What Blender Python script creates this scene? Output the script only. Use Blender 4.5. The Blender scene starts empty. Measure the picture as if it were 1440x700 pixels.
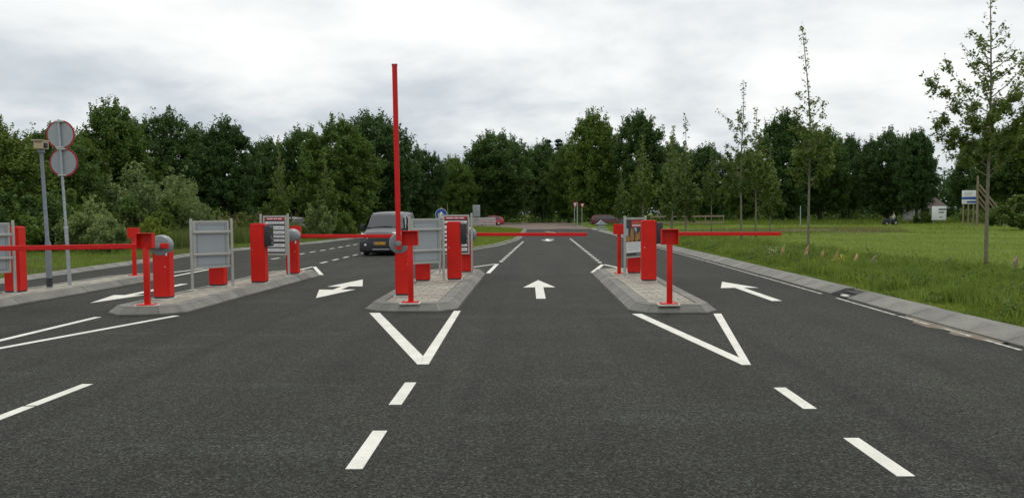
import bpy, bmesh, math, random
import numpy as np
from mathutils import Vector, Matrix

R = math.radians
scene = bpy.context.scene
C = scene.collection

# ------------------------------------------------------------------ camera
cam_d = bpy.data.cameras.new('camera')
cam = bpy.data.objects.new('camera', cam_d)
C.objects.link(cam)
cam_d.sensor_fit = 'HORIZONTAL'
cam_d.sensor_width = 36.0
cam_d.lens = 36.0 * 1270 / 1440
cam_d.shift_y = 0.01697
cam_d.clip_start = 0.05
cam_d.clip_end = 6000
cam.matrix_world = (Matrix.Translation((0, 0, 1.7)) @ Matrix.Rotation(0.018581, 4, 'Z')
                    @ Matrix.Rotation(R(90 - 3.3), 4, 'X') @ Matrix.Rotation(R(-0.5), 4, 'Z'))
scene.camera = cam

# ------------------------------------------------------------------ sky, sun, exposure
SUN_EL, SUN_AZ = R(60), R(16)          # azimuth clockwise from +Y (straight down the road)
world = bpy.data.worlds.new('World')
scene.world = world
world.use_nodes = True
nt = world.node_tree
for n in list(nt.nodes):
    nt.nodes.remove(n)
def wn(t, **kw):
    n = nt.nodes.new(t)
    for k, v in kw.items():
        setattr(n, k, v)
    return n
def wmath(op, a, b=None, c=None, clamp=False):
    n = wn('ShaderNodeMath', operation=op, use_clamp=clamp)
    for i, s in enumerate((a, b, c)):
        if s is None: continue
        if isinstance(s, (int, float)): n.inputs[i].default_value = s
        else: nt.links.new(s, n.inputs[i])
    return n.outputs[0]
SKY_A, SKY_B = (4.9, 10.0, 0), (3.2, 16.4, 0)     # where in the cloud field we stand
tc = wn('ShaderNodeTexCoord')
sep = wn('ShaderNodeSeparateXYZ')
nt.links.new(tc.outputs['Generated'], sep.inputs[0])
zc = wmath('MAXIMUM', sep.outputs['Z'], 0.0)
den = wmath('ADD', zc, 0.26)
cmb = wn('ShaderNodeCombineXYZ')
nt.links.new(wmath('DIVIDE', sep.outputs['X'], den), cmb.inputs[0])
nt.links.new(wmath('DIVIDE', sep.outputs['Y'], den), cmb.inputs[1])
def wnoise(scale, detail, rough, off, dist=0.0):
    m = wn('ShaderNodeMapping')
    m.inputs['Location'].default_value = off
    nt.links.new(cmb.outputs[0], m.inputs[0])
    n = wn('ShaderNodeTexNoise')
    n.inputs['Scale'].default_value = scale
    n.inputs['Detail'].default_value = detail
    n.inputs['Roughness'].default_value = rough
    n.inputs['Distortion'].default_value = dist
    nt.links.new(m.outputs[0], n.inputs['Vector'])
    return n.outputs['Fac']
big = wnoise(0.6, 2, 0.5, SKY_A)
mid = wnoise(1.9, 7, 0.56, SKY_B, 0.15)
sky = wn('ShaderNodeTexSky', sky_type='NISHITA', sun_disc=False, sun_elevation=SUN_EL, sun_rotation=SUN_AZ)
# brightness of the overcast layer: brighter upwards and towards the hidden sun
sd = (math.sin(SUN_AZ) * math.cos(SUN_EL), math.cos(SUN_AZ) * math.cos(SUN_EL), math.sin(SUN_EL))
dot = wn('ShaderNodeVectorMath', operation='DOT_PRODUCT')
nt.links.new(tc.outputs['Generated'], dot.inputs[0])
dot.inputs[1].default_value = sd
glow = wmath('POWER', wmath('MAXIMUM', dot.outputs['Value'], 0.0), 4.0)
b = wmath('MULTIPLY_ADD', zc, 0.85, 0.35)
b = wmath('MULTIPLY_ADD', glow, 0.8, b)
b = wmath('ADD', b, wmath('MULTIPLY', wmath('SUBTRACT', big, 0.5), 1.3))
b = wmath('ADD', b, wmath('MULTIPLY', wmath('SUBTRACT', mid, 0.5), 1.35))
ramp = wn('ShaderNodeValToRGB')
el = ramp.color_ramp.elements
el[0].position = 0.12; el[0].color = (0.39, 0.465, 0.54, 1)
el[1].position = 1.0; el[1].color = (1.13, 1.13, 1.11, 1)
e2 = el.new(0.45); e2.color = (0.64, 0.695, 0.735, 1)
e3 = el.new(0.72); e3.color = (0.93, 0.95, 0.95, 1)
nt.links.new(b, ramp.inputs[0])
sm = wn('ShaderNodeMix', data_type='RGBA')
nt.links.new(wmath('MULTIPLY_ADD', big, 0.1, 0.9, clamp=True), sm.inputs['Factor'])
sk = wn('ShaderNodeMix', data_type='RGBA', blend_type='MULTIPLY')
sk.inputs['Factor'].default_value = 1
nt.links.new(sky.outputs[0], sk.inputs['A'])
sk.inputs['B'].default_value = (0.08, 0.08, 0.08, 1)
nt.links.new(sk.outputs['Result'], sm.inputs['A'])
nt.links.new(ramp.outputs[0], sm.inputs['B'])
bg = wn('ShaderNodeBackground')
bg.inputs['Strength'].default_value = 1.0
nt.links.new(sm.outputs['Result'], bg.inputs[0])
wo = wn('ShaderNodeOutputWorld')
nt.links.new(bg.outputs[0], wo.inputs[0])

sun_d = bpy.data.lights.new('sun', 'SUN')
sun_d.energy = 1.2
sun_d.angle = R(18)
sun_d.color = (1.0, 0.96, 0.9)
sun = bpy.data.objects.new('sun', sun_d)
C.objects.link(sun)
sun.rotation_euler = Vector((-sd[0], -sd[1], -sd[2])).to_track_quat('-Z', 'Y').to_euler()

vs = scene.view_settings
vs.view_transform = 'Standard'
vs.look = 'None'
vs.exposure = 0.0
vs.gamma = 1.0
vs.use_curve_mapping = False
scene.cycles.max_bounces = 6
scene.cycles.transparent_max_bounces = 6

# ------------------------------------------------------------------ helpers
def tag(o, label=None, cat=None, group=None, kind=None):
    if label: o['label'] = label
    if cat: o['category'] = cat
    if group: o['group'] = group
    if kind: o['kind'] = kind
    return o

def empty(name, loc=(0, 0, 0), rz=0.0, label=None, cat=None, group=None):
    o = bpy.data.objects.new(name, None)
    o.empty_display_size = 0.2
    C.objects.link(o)
    o.location = loc
    o.rotation_euler = (0, 0, rz)
    return tag(o, label, cat, group)

def link(name, me, mat=None, parent=None, loc=None):
    o = bpy.data.objects.new(name, me)
    C.objects.link(o)
    if mat is not None and not me.materials:
        for m in (mat if isinstance(mat, (list, tuple)) else [mat]):
            me.materials.append(m)
    if parent is not None: o.parent = parent
    if loc is not None: o.location = loc
    return o

def pym(name, V, F, mat, parent=None, smooth=False, loc=None):
    me = bpy.data.meshes.new(name)
    me.from_pydata([tuple(v) for v in V], [], F)
    if smooth:
        me.polygons.foreach_set('use_smooth', [True] * len(me.polygons))
    me.update()
    return link(name, me, mat, parent, loc)

def npmesh(name, V, F):
    """V (n,3), F (m,k) all faces of k corners"""
    me = bpy.data.meshes.new(name)
    V = np.ascontiguousarray(V, np.float32); F = np.ascontiguousarray(F, np.int32)
    m, k = F.shape
    me.vertices.add(len(V)); me.vertices.foreach_set('co', V.ravel())
    me.loops.add(m * k); me.loops.foreach_set('vertex_index', F.ravel())
    me.polygons.add(m)
    me.polygons.foreach_set('loop_start', np.arange(0, m * k, k, dtype=np.int32))
    me.polygons.foreach_set('loop_total', np.full(m, k, np.int32))
    me.update(calc_edges=True)
    return me

def bm_obj(name, bm, mat, parent=None, smooth=None, loc=None):
    me = bpy.data.meshes.new(name)
    bmesh.ops.recalc_face_normals(bm, faces=bm.faces)
    bm.to_mesh(me); bm.free()
    if smooth is not None:
        me.polygons.foreach_set('use_smooth', [True] * len(me.polygons))
        me.set_sharp_from_angle(angle=R(smooth))
    return link(name, me, mat, parent, loc)

def add_box(bm, x0, x1, y0, y1, z0, z1, bev=0.0, seg=2, mi=0):
    r = bmesh.ops.create_cube(bm, size=1.0, matrix=Matrix.Translation(((x0 + x1) / 2, (y0 + y1) / 2, (z0 + z1) / 2))
                              @ Matrix.Diagonal((abs(x1 - x0), abs(y1 - y0), abs(z1 - z0), 1)))
    vs_ = r['verts']
    es = list({e for v in vs_ for e in v.link_edges})
    fs = list({f for v in vs_ for f in v.link_faces})
    for f in fs: f.material_index = mi
    if bev > 0:
        bmesh.ops.bevel(bm, geom=es, offset=bev, segments=seg, affect='EDGES', profile=0.5)
    return vs_

def box(name, x0, x1, y0, y1, z0, z1, mat, parent=None, bev=0.0, seg=2):
    bm = bmesh.new()
    add_box(bm, x0, x1, y0, y1, z0, z1, bev, seg)
    return bm_obj(name, bm, mat, parent, smooth=35 if bev else None)

def add_tube(bm, path, radii, n=8, cap=True):
    rings = []
    path = [Vector(p) for p in path]
    if not isinstance(radii, (list, tuple)): radii = [radii] * len(path)
    radii = [float(v) for v in radii]
    for i, p in enumerate(path):
        d = (path[min(i + 1, len(path) - 1)] - path[max(i - 1, 0)])
        d = d.normalized() if d.length > 1e-6 else Vector((0, 0, 1))
        a = d.cross(Vector((0, 1, 0.01)) if abs(d.z) > 0.7 else Vector((0, 0, 1))).normalized()
        b_ = d.cross(a)
        rings.append([bm.verts.new(p + radii[i] * (math.cos(2 * math.pi * k / n) * a + math.sin(2 * math.pi * k / n) * b_)) for k in range(n)])
    for r0, r1 in zip(rings, rings[1:]):
        for k in range(n):
            bm.faces.new((r0[k], r0[(k + 1) % n], r1[(k + 1) % n], r1[k]))
    if cap:
        bm.faces.new(rings[0][::-1]); bm.faces.new(rings[-1])

def tube(name, path, radii, mat, parent=None, n=10):
    bm = bmesh.new(); add_tube(bm, path, radii, n)
    return bm_obj(name, bm, mat, parent, smooth=40)

def add_lathe(bm, prof, axis='Y', center=(0, 0, 0), n=28, mi=0):
    """prof = [(radius, along)]"""
    c = Vector(center); rings = []
    for r, a in prof:
        ring = []
        for k in range(n):
            t = 2 * math.pi * k / n
            u, w = r * math.cos(t), r * math.sin(t)
            p = {'Y': (u, a, w), 'X': (a, u, w), 'Z': (u, w, a)}[axis]
            ring.append(bm.verts.new(c + Vector(p)))
        rings.append(ring)
    fs = []
    for r0, r1 in zip(rings, rings[1:]):
        for k in range(n):
            fs.append(bm.faces.new((r0[k], r0[(k + 1) % n], r1[(k + 1) % n], r1[k])))
    fs.append(bm.faces.new(rings[0][::-1])); fs.append(bm.faces.new(rings[-1]))
    for f in fs: f.material_index = mi

def lathe(name, prof, mat, parent=None, axis='Y', center=(0, 0, 0), n=28, smooth=35):
    bm = bmesh.new(); add_lathe(bm, prof, axis, center, n)
    return bm_obj(name, bm, mat, parent, smooth=smooth)

def add_prism(bm, poly, z0, z1, mi=0):
    lo = [bm.verts.new((x, y, z0)) for x, y in poly]
    hi = [bm.verts.new((x, y, z1)) for x, y in poly]
    n = len(poly)
    fs = [bm.faces.new(hi), bm.faces.new(lo[::-1])]
    for i in range(n):
        fs.append(bm.faces.new((lo[i], lo[(i + 1) % n], hi[(i + 1) % n], hi[i])))
    for f in fs: f.material_index = mi

def prism(name, poly, z0, z1, mat, parent=None):
    bm = bmesh.new(); add_prism(bm, poly, z0, z1)
    return bm_obj(name, bm, mat, parent)

# ------------------------------------------------------------------ materials
def new_mat(name):
    m = bpy.data.materials.new(name); m.use_nodes = True
    t = m.node_tree
    return m, t, t.nodes['Principled BSDF']
def N(t, typ, **kw):
    n = t.nodes.new(typ)
    for k, v in kw.items(): setattr(n, k, v)
    return n
def noise_node(t, scale, detail=4, rough=0.55, coord='Object', stretch=None):
    tcn = N(t, 'ShaderNodeTexCoord')
    n = N(t, 'ShaderNodeTexNoise')
    n.inputs['Scale'].default_value = scale; n.inputs['Detail'].default_value = detail; n.inputs['Roughness'].default_value = rough
    if stretch:
        mp = N(t, 'ShaderNodeMapping'); mp.inputs['Scale'].default_value = stretch
        t.links.new(tcn.outputs[coord], mp.inputs[0]); t.links.new(mp.outputs[0], n.inputs['Vector'])
    else:
        t.links.new(tcn.outputs[coord], n.inputs['Vector'])
    return n.outputs['Fac']
def ramp_node(t, fac, stops):
    r = N(t, 'ShaderNodeValToRGB')
    e = r.color_ramp.elements
    while len(e) < len(stops): e.new(0.5)
    for el_, (p, c) in zip(e, stops):
        el_.position = p; el_.color = (*c, 1) if len(c) == 3 else c
    t.links.new(fac, r.inputs[0])
    return r.outputs[0]
def mixc(t, fac, a, b_, blend='MIX'):
    m = N(t, 'ShaderNodeMix', data_type='RGBA', blend_type=blend)
    for key, v in (('Factor', fac), ('A', a), ('B', b_)):
        s = m.inputs[key]
        if isinstance(v, (int, float)): s.default_value = v
        elif isinstance(v, tuple): s.default_value = (*v, 1) if len(v) == 3 else v
        else: t.links.new(v, s)
    return m.outputs['Result']
def bump(t, bs, fac, strength=0.3, dist=0.01):
    bn = N(t, 'ShaderNodeBump')
    bn.inputs['Strength'].default_value = strength; bn.inputs['Distance'].default_value = dist
    t.links.new(fac, bn.inputs['Height']); t.links.new(bn.outputs[0], bs.inputs['Normal'])

def plain(name, col, rough=0.5, metal=0.0, vary=0.12, scale=6.0, coat=0.0, bmp=0.0, fine=None, spec=None):
    m, t, bs = new_mat(name)
    f = noise_node(t, scale, 5)
    dk = tuple(c * (1 - vary) for c in col); lt = tuple(min(1, c * (1 + vary)) for c in col)
    c = ramp_node(t, f, [(0.3, dk), (0.7, lt)])
    if fine:
        f2 = noise_node(t, fine, 3, 0.7)
        c = mixc(t, 0.35, c, ramp_node(t, f2, [(0.35, (0.55, 0.55, 0.55)), (0.65, (1.35, 1.35, 1.35))]), 'MULTIPLY')
    t.links.new(c, bs.inputs['Base Color'])
    bs.inputs['Roughness'].default_value = rough; bs.inputs['Metallic'].default_value = metal
    if spec is not None: bs.inputs['Specular IOR Level'].default_value = spec
    if coat:
        bs.inputs['Coat Weight'].default_value = coat; bs.inputs['Coat Roughness'].default_value = 0.12
    if bmp: bump(t, bs, noise_node(t, fine or scale * 8, 4), bmp, 0.005)
    return m

M = {}
M['red'] = plain('red_paint', (0.64, 0.013, 0.006), 0.5, vary=0.10, scale=3, spec=0.3)
M['red_boom'] = plain('red_boom_paint', (0.63, 0.012, 0.010), 0.45, vary=0.05, scale=2, spec=0.3)
M['dome'] = plain('grey_dome_plastic', (0.21, 0.23, 0.235), 0.42, vary=0.08)
M['hub'] = plain('dark_hub_grey', (0.16, 0.175, 0.18), 0.5)
M['black'] = plain('black_terminal', (0.022, 0.026, 0.034), 0.42, vary=0.2)
M['plinth'] = plain('dark_plinth', (0.05, 0.05, 0.05), 0.7)
M['alu'] = plain('brushed_aluminium', (0.48, 0.48, 0.45), 0.42, metal=0.65, vary=0.06)
M['sheet'] = plain('grey_back_sheet', (0.33, 0.36, 0.38), 0.5, vary=0.05, scale=1.5)
M['steel'] = plain('galvanised_steel', (0.40, 0.43, 0.46), 0.5, metal=0.5, vary=0.15, scale=14)
M['darksteel'] = plain('weathered_steel', (0.20, 0.235, 0.265), 0.55, metal=0.3, vary=0.15, scale=10)
M['white'] = plain('white_print', (0.74, 0.76, 0.76), 0.5, vary=0.03)
M['ink'] = plain('dark_print', (0.03, 0.03, 0.035), 0.5)
M['grey_ink'] = plain('grey_print', (0.35, 0.36, 0.37), 0.5)
M['redprint'] = plain('red_print', (0.5, 0.02, 0.03), 0.5, vary=0.03)
M['tan'] = plain('tan_print', (0.36, 0.17, 0.045), 0.5, vary=0.3, scale=12)
M['bluegrey'] = plain('pale_blue_print', (0.35, 0.45, 0.47), 0.5, vary=0.2)
M['beige'] = plain('beige_plastic', (0.50, 0.42, 0.26), 0.5)
M['signred'] = plain('sign_red', (0.34, 0.02, 0.035), 0.5)
M['signblue'] = plain('sign_blue', (0.01, 0.07, 0.33), 0.35)
M['wood'] = plain('weathered_wood', (0.24, 0.19, 0.13), 0.8, vary=0.25, scale=20, bmp=0.3)
M['freshwood'] = plain('sawn_timber', (0.46, 0.28, 0.14), 0.75, vary=0.3, scale=16, bmp=0.3)
M['orange'] = plain('orange_mark', (0.6, 0.12, 0.03), 0.6)
M['glass'] = plain('dark_glass', (0.018, 0.022, 0.026), 0.06, vary=0.1, coat=0.0)
M['glass'].node_tree.nodes['Principled BSDF'].inputs['Specular IOR Level'].default_value = 0.9
M['tyre'] = plain('tyre_rubber', (0.018, 0.018, 0.018), 0.85)
M['rim'] = plain('wheel_rim', (0.42, 0.43, 0.44), 0.35, metal=0.7)
M['trim'] = plain('black_trim', (0.02, 0.021, 0.023), 0.6)
M['lamp'] = plain('headlamp', (0.75, 0.78, 0.8), 0.12, vary=0.15, scale=20)
M['chrome'] = plain('chrome_strip', (0.6, 0.6, 0.6), 0.3, metal=0.8)
M['plate'] = plain('yellow_plate', (0.72, 0.36, 0.015), 0.5, vary=0.05)
M['vanpaint'] = plain('dark_grey_paint', (0.030, 0.035, 0.043), 0.35, metal=0.2, vary=0.1, coat=0.35)
M['carred'] = plain('car_red_paint', (0.42, 0.012, 0.022), 0.32, vary=0.05, coat=0.5)
M['cardark'] = plain('maroon_paint', (0.085, 0.007, 0.014), 0.35, vary=0.05, coat=0.15)
M['carwhite'] = plain('car_white_paint', (0.72, 0.73, 0.74), 0.3, vary=0.03, coat=0.5)
M['render'] = plain('white_render', (0.52, 0.52, 0.50), 0.8, vary=0.06, scale=1.5)
M['roof'] = plain('brown_roof_tile', (0.085, 0.062, 0.055), 0.8, vary=0.2, scale=3)
M['brickwall'] = plain('brown_brickwork', (0.17, 0.10, 0.07), 0.85, vary=0.25, scale=8)
M['skin'] = plain('skin', (0.45, 0.27, 0.19), 0.6)
M['paletop'] = plain('pale_fabric', (0.42, 0.40, 0.38), 0.85)
M['darkcloth'] = plain('dark_fabric', (0.03, 0.032, 0.042), 0.9)
M['bluecloth'] = plain('blue_fabric', (0.06, 0.09, 0.15), 0.9)
M['hair'] = plain('hair_brown', (0.05, 0.03, 0.02), 0.7)
M['soil'] = plain('bare_soil', (0.085, 0.064, 0.04), 0.95, vary=0.35, scale=3)
M['kerb_foot'] = plain('dark_kerb_foot', (0.026, 0.025, 0.021), 0.95, vary=0.4, scale=14)
M['sand'] = plain('sand_spill', (0.15, 0.122, 0.088), 0.95, vary=0.25, scale=5)

# concrete
def concrete(name, lo, hi, bstr=0.35):
    m, t, bs = new_mat(name)
    oi = N(t, 'ShaderNodeObjectInfo')
    big_ = noise_node(t, 2.2, 5, 0.6); fine = noise_node(t, 55, 4, 0.7)
    c = ramp_node(t, big_, [(0.28, lo), (0.72, hi)])
    c = mixc(t, 0.55, c, ramp_node(t, fine, [(0.3, (0.6, 0.6, 0.58)), (0.7, (1.28, 1.28, 1.28))]), 'MULTIPLY')
    c = mixc(t, 1.0, c, ramp_node(t, oi.outputs['Random'], [(0, (0.84, 0.84, 0.83)), (1, (1.13, 1.12, 1.1))]), 'MULTIPLY')
    t.links.new(c, bs.inputs['Base Color']); bs.inputs['Roughness'].default_value = 0.88
    bump(t, bs, fine, bstr, 0.004)
    return m
M['kerb'] = concrete('kerb_concrete', (0.12, 0.121, 0.110), (0.205, 0.203, 0.184))
M['paver'] = concrete('paver_concrete', (0.235, 0.22, 0.185), (0.33, 0.312, 0.265))
M['bed'] = plain('joint_sand', (0.11, 0.10, 0.08), 0.95, vary=0.3, scale=20)
M['mortar'] = plain('pale_mortar', (0.55, 0.54, 0.50), 0.9, fine=60)

# asphalt
m, t, bs = new_mat('asphalt')
fine = noise_node(t, 48, 3, 0.8); grit = noise_node(t, 110, 2, 0.6)
broad = noise_node(t, 0.35, 4, 0.6)
streak = noise_node(t, 0.5, 5, 0.6, stretch=(2.6, 0.12, 1))     # wheel tracks along the lanes
cross = noise_node(t, 0.8, 4, 0.55, stretch=(0.32, 1.3, 1))      # scuffed bands across
vor = N(t, 'ShaderNodeTexVoronoi'); vor.inputs['Scale'].default_value = 60
tcn = N(t, 'ShaderNodeTexCoord'); t.links.new(tcn.outputs['Object'], vor.inputs['Vector'])
c = ramp_node(t, broad, [(0.3, (0.0220, 0.0238, 0.0205)), (0.7, (0.0320, 0.0340, 0.0290))])
c = mixc(t, 0.6, c, ramp_node(t, streak, [(0.35, (0.72, 0.72, 0.74)), (0.65, (1.25, 1.25, 1.22))]), 'MULTIPLY')
c = mixc(t, 0.4, c, ramp_node(t, cross, [(0.56, (1, 1, 1)), (0.74, (2.1, 2.15, 2.25))]), 'MULTIPLY')
# laying seams between the paving lanes: a wavering dark line every 3.55 m, and oil drips
sx_ = N(t, 'ShaderNodeSeparateXYZ'); t.links.new(tcn.outputs['Object'], sx_.inputs[0])
def am(op, a_, b2):
    n_ = N(t, 'ShaderNodeMath', operation=op)
    for i_, v_ in enumerate((a_, b2)):
        if isinstance(v_, (int, float)): n_.inputs[i_].default_value = v_
        else: t.links.new(v_, n_.inputs[i_])
    return n_.outputs[0]
wob = noise_node(t, 0.9, 5, 0.7)
xs_ = am('ADD', am('ADD', sx_.outputs[0], 2.33), am('MULTIPLY', am('SUBTRACT', wob, 0.5), 0.35))
seam = am('ABSOLUTE', am('SUBTRACT', am('MODULO', am('ADD', xs_, 35.5), 3.55), 1.775), 0)
c = mixc(t, ramp_node(t, seam, [(0.0, (0.42, 0.42, 0.42)), (0.16, (0, 0, 0))]), c, (0.016, 0.0165, 0.0165))
vor.inputs['Scale'].default_value = 1.15; vor.inputs['Randomness'].default_value = 1.0
dr_ = am('ADD', vor.outputs['Distance'], am('MULTIPLY', am('SUBTRACT', noise_node(t, 9, 4), 0.5), 0.12))
c = mixc(t, ramp_node(t, dr_, [(0.03, (0.55, 0.55, 0.55)), (0.085, (0, 0, 0))]), c, (0.014, 0.014, 0.015))
c = mixc(t, 0.6, c, ramp_node(t, fine, [(0.38, (0.25, 0.25, 0.25)), (0.5, (0.9, 0.9, 0.9)), (0.62, (1.9, 1.9, 1.85))]), 'MULTIPLY')
vst = N(t, 'ShaderNodeTexVoronoi'); vst.inputs['Scale'].default_value = 62          # single stones of the wearing course
t.links.new(tcn.outputs['Object'], vst.inputs['Vector'])
sv = N(t, 'ShaderNodeSeparateXYZ'); t.links.new(vst.outputs['Color'], sv.inputs[0])
c = mixc(t, 0.9, c, ramp_node(t, sv.outputs[0], [(0.0, (0.25, 0.25, 0.25)), (0.55, (0.9, 0.9, 0.9)), (0.85, (1.5, 1.5, 1.45)), (1.0, (2.6, 2.55, 2.4))]), 'MULTIPLY')
c = mixc(t, 0.6, c, ramp_node(t, grit, [(0.38, (0.4, 0.4, 0.4)), (0.62, (1.7, 1.7, 1.7))]), 'MULTIPLY')
t.links.new(c, bs.inputs['Base Color'])
bs.inputs['Roughness'].default_value = 0.80
bs.inputs['Specular IOR Level'].default_value = 0.12
bump(t, bs, fine, 0.55, 0.006)
M['asphalt'] = m

# road paint: slightly worn
m, t, bs = new_mat('road_paint')
w1 = noise_node(t, 26, 4, 0.7); w2 = noise_node(t, 3, 3, 0.5)
c = ramp_node(t, w2, [(0.3, (0.55, 0.548, 0.495)), (0.7, (0.67, 0.668, 0.605))])
c = mixc(t, ramp_node(t, w1, [(0.60, (0, 0, 0)), (0.70, (1, 1, 1))]), c, (0.22, 0.22, 0.21))
t.links.new(c, bs.inputs['Base Color']); bs.inputs['Roughness'].default_value = 0.7
bump(t, bs, w1, 0.4, 0.004)
M['paint'] = m

m, t, bs = new_mat('worn_road_paint')
w1 = noise_node(t, 7, 5, 0.7)
c = ramp_node(t, w1, [(0.36, (0.10, 0.095, 0.085)), (0.52, (0.42, 0.41, 0.37)), (0.7, (0.58, 0.57, 0.53))])
t.links.new(c, bs.inputs['Base Color']); bs.inputs['Roughness'].default_value = 0.8
M['paint_worn'] = m
# brick street
m, t, bs = new_mat('brick_street')
tcn = N(t, 'ShaderNodeTexCoord'); br = N(t, 'ShaderNodeTexBrick')
br.inputs['Scale'].default_value = 5
br.inputs['Color1'].default_value = (0.105, 0.077, 0.060, 1); br.inputs['Color2'].default_value = (0.135, 0.092, 0.072, 1)
br.inputs['Mortar'].default_value = (0.10, 0.08, 0.065, 1)
t.links.new(tcn.outputs['Object'], br.inputs[0])
c = mixc(t, 0.6, br.outputs[0], ramp_node(t, noise_node(t, 0.15, 4), [(0.35, (0.8, 0.85, 0.8)), (0.7, (1.3, 1.2, 1.1))]), 'MULTIPLY')
t.links.new(c, bs.inputs['Base Color']); bs.inputs['Roughness'].default_value = 0.9
M['brick'] = m

# turf
def turf(name, a, b_, dry, dryness):
    m, t, bs = new_mat(name)
    n1 = noise_node(t, 0.22, 5, 0.6); n2 = noise_node(t, 4.0, 5, 0.7); n3 = noise_node(t, 0.9, 4, 0.6)
    c = ramp_node(t, n1, [(0.3, a), (0.7, b_)])
    c = mixc(t, ramp_node(t, n3, [(dryness, (0, 0, 0)), (dryness + 0.16, (0.85, 0.85, 0.85))]), c, dry)
    c = mixc(t, 0.75, c, ramp_node(t, n2, [(0.3, (0.5, 0.5, 0.5)), (0.7, (1.5, 1.5, 1.5))]), 'MULTIPLY')
    t.links.new(c, bs.inputs['Base Color']); bs.inputs['Roughness'].default_value = 0.95
    bs.inputs['Specular IOR Level'].default_value = 0.1
    bump(t, bs, n2, 1.0, 0.08)
    return m
M['turf'] = turf('turf', (0.085, 0.13, 0.018), (0.125, 0.175, 0.03), (0.17, 0.15, 0.06), 0.60)
M['turf_dry'] = turf('turf_dry', (0.06, 0.095, 0.022), (0.09, 0.13, 0.035), (0.16, 0.125, 0.07), 0.52)

# leaves
def leaf(name, lo, hi, trans=0.3, rough=0.6, patch=False):
    m, t, bs = new_mat(name)
    geo = N(t, 'ShaderNodeNewGeometry'); oi = N(t, 'ShaderNodeObjectInfo')
    c = ramp_node(t, geo.outputs['Random Per Island'], [(0, lo), (1, hi)])
    c = mixc(t, 1.0, c, ramp_node(t, oi.outputs['Random'], [(0, (0.82, 0.86, 0.85)), (1, (1.15, 1.1, 1.0))]), 'MULTIPLY')
    if patch:
        c = mixc(t, 1.0, c, ramp_node(t, noise_node(t, 1.1, 4, 0.65), [(0.33, (0.68, 0.74, 0.75)), (0.5, (1, 1, 1)), (0.68, (1.4, 1.2, 1.1))]), 'MULTIPLY')
    t.links.new(c, bs.inputs['Base Color']); bs.inputs['Roughness'].default_value = rough
    bs.inputs['Specular IOR Level'].default_value = 0.25
    tr = N(t, 'ShaderNodeBsdfTranslucent'); t.links.new(c, tr.inputs[0])
    mx = N(t, 'ShaderNodeMixShader'); mx.inputs[0].default_value = trans
    t.links.new(bs.outputs[0], mx.inputs[1]); t.links.new(tr.outputs[0], mx.inputs[2])
    t.links.new(mx.outputs[0], t.nodes['Material Output'].inputs[0])
    return m
M['leaf_dark'] = leaf('leaf_dark', (0.036, 0.080, 0.018), (0.082, 0.152, 0.034))
M['leaf_mid'] = leaf('leaf_mid', (0.060, 0.116, 0.018), (0.130, 0.210, 0.036))
M['leaf_light'] = leaf('leaf_light', (0.080, 0.130, 0.020), (0.150, 0.220, 0.042))
M['leaf_grey'] = leaf('leaf_grey', (0.13, 0.19, 0.065), (0.26, 0.34, 0.125))
M['leaf_yellow'] = leaf('leaf_yellow', (0.15, 0.21, 0.022), (0.27, 0.33, 0.045))
M['leaf_sap'] = leaf('leaf_sapling', (0.075, 0.125, 0.022), (0.165, 0.225, 0.052))
M['leaf_conifer'] = leaf('leaf_conifer', (0.012, 0.028, 0.02), (0.026, 0.05, 0.034))
M['blade'] = leaf('grass_blade', (0.095, 0.155, 0.020), (0.22, 0.31, 0.055), 0.4, patch=True)
M['blade_field'] = leaf('grass_field', (0.118, 0.182, 0.020), (0.225, 0.285, 0.048), 0.4, patch=True)
M['blade_dry'] = leaf('grass_dry', (0.11, 0.115, 0.035), (0.25, 0.225, 0.10), 0.3)
M['weed'] = leaf('weed_leaf', (0.085, 0.125, 0.022), (0.19, 0.23, 0.07), 0.3)
M['seed'] = leaf('seed_head', (0.16, 0.12, 0.075), (0.28, 0.22, 0.14), 0.2)
M['yellowflower'] = leaf('yellow_flower', (0.45, 0.42, 0.02), (0.6, 0.55, 0.03), 0.2)
M['whiteflower'] = leaf('white_flower', (0.36, 0.38, 0.26), (0.5, 0.5, 0.38), 0.2)
M['bark'] = plain('bark', (0.055, 0.048, 0.036), 0.9, vary=0.3, scale=8, bmp=0.5)
M['bark_pale'] = plain('bark_pale', (0.17, 0.155, 0.105), 0.85, vary=0.25, scale=12, bmp=0.3)

# ------------------------------------------------------------------ ground and roads
def structure(o): return tag(o, kind='structure')
ground = structure(pym('ground', [(-2500, -2500, -0.06), (2500, -2500, -0.06), (2500, 2500, -0.06), (-2500, 2500, -0.06)], [(0, 1, 2, 3)], M['turf']))

RK = [(6.12, -14), (6.12, 10), (6.13, 14), (6.22, 19), (6.38, 32), (6.45, 42), (6.58, 70), (6.66, 88), (6.75, 98)]
LK = [(-13.0, -14), (-13.2, 10), (-13.65, 23), (-14.1, 30), (-14.7, 42), (-13.9, 49), (-13.0, 56), (-12.6, 66), (-12.5, 98), (-12.5, 130)]
def interp(poly, y):
    ys = [p[1] for p in poly]
    return float(np.interp(y, ys, [p[0] for p in poly]))
# the asphalt: one sheet between the kerbs
ys = sorted(set([p[1] for p in RK + LK] + list(range(-14, 131, 6))))
V, F = [], []
for y in ys:
    V += [(interp(LK, y), y, 0), (interp(RK, y) if y < 98 else 6.8, y, 0)]
for i in range(len(ys) - 1):
    F.append((2 * i, 2 * i + 1, 2 * i + 3, 2 * i + 2))
road = structure(pym('road', V, F, M['asphalt']))
structure(prism('brick_street', [(-0.4, 99.3), (2.2, 98.2), (3.6, 101), (5.4, 98.2), (6.9, 98.2), (8.4, 103), (8.5, 182), (-38, 182), (-38, 131), (-9, 129), (-3.2, 112)], 0.004, 0.03, M['brick']))

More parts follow.
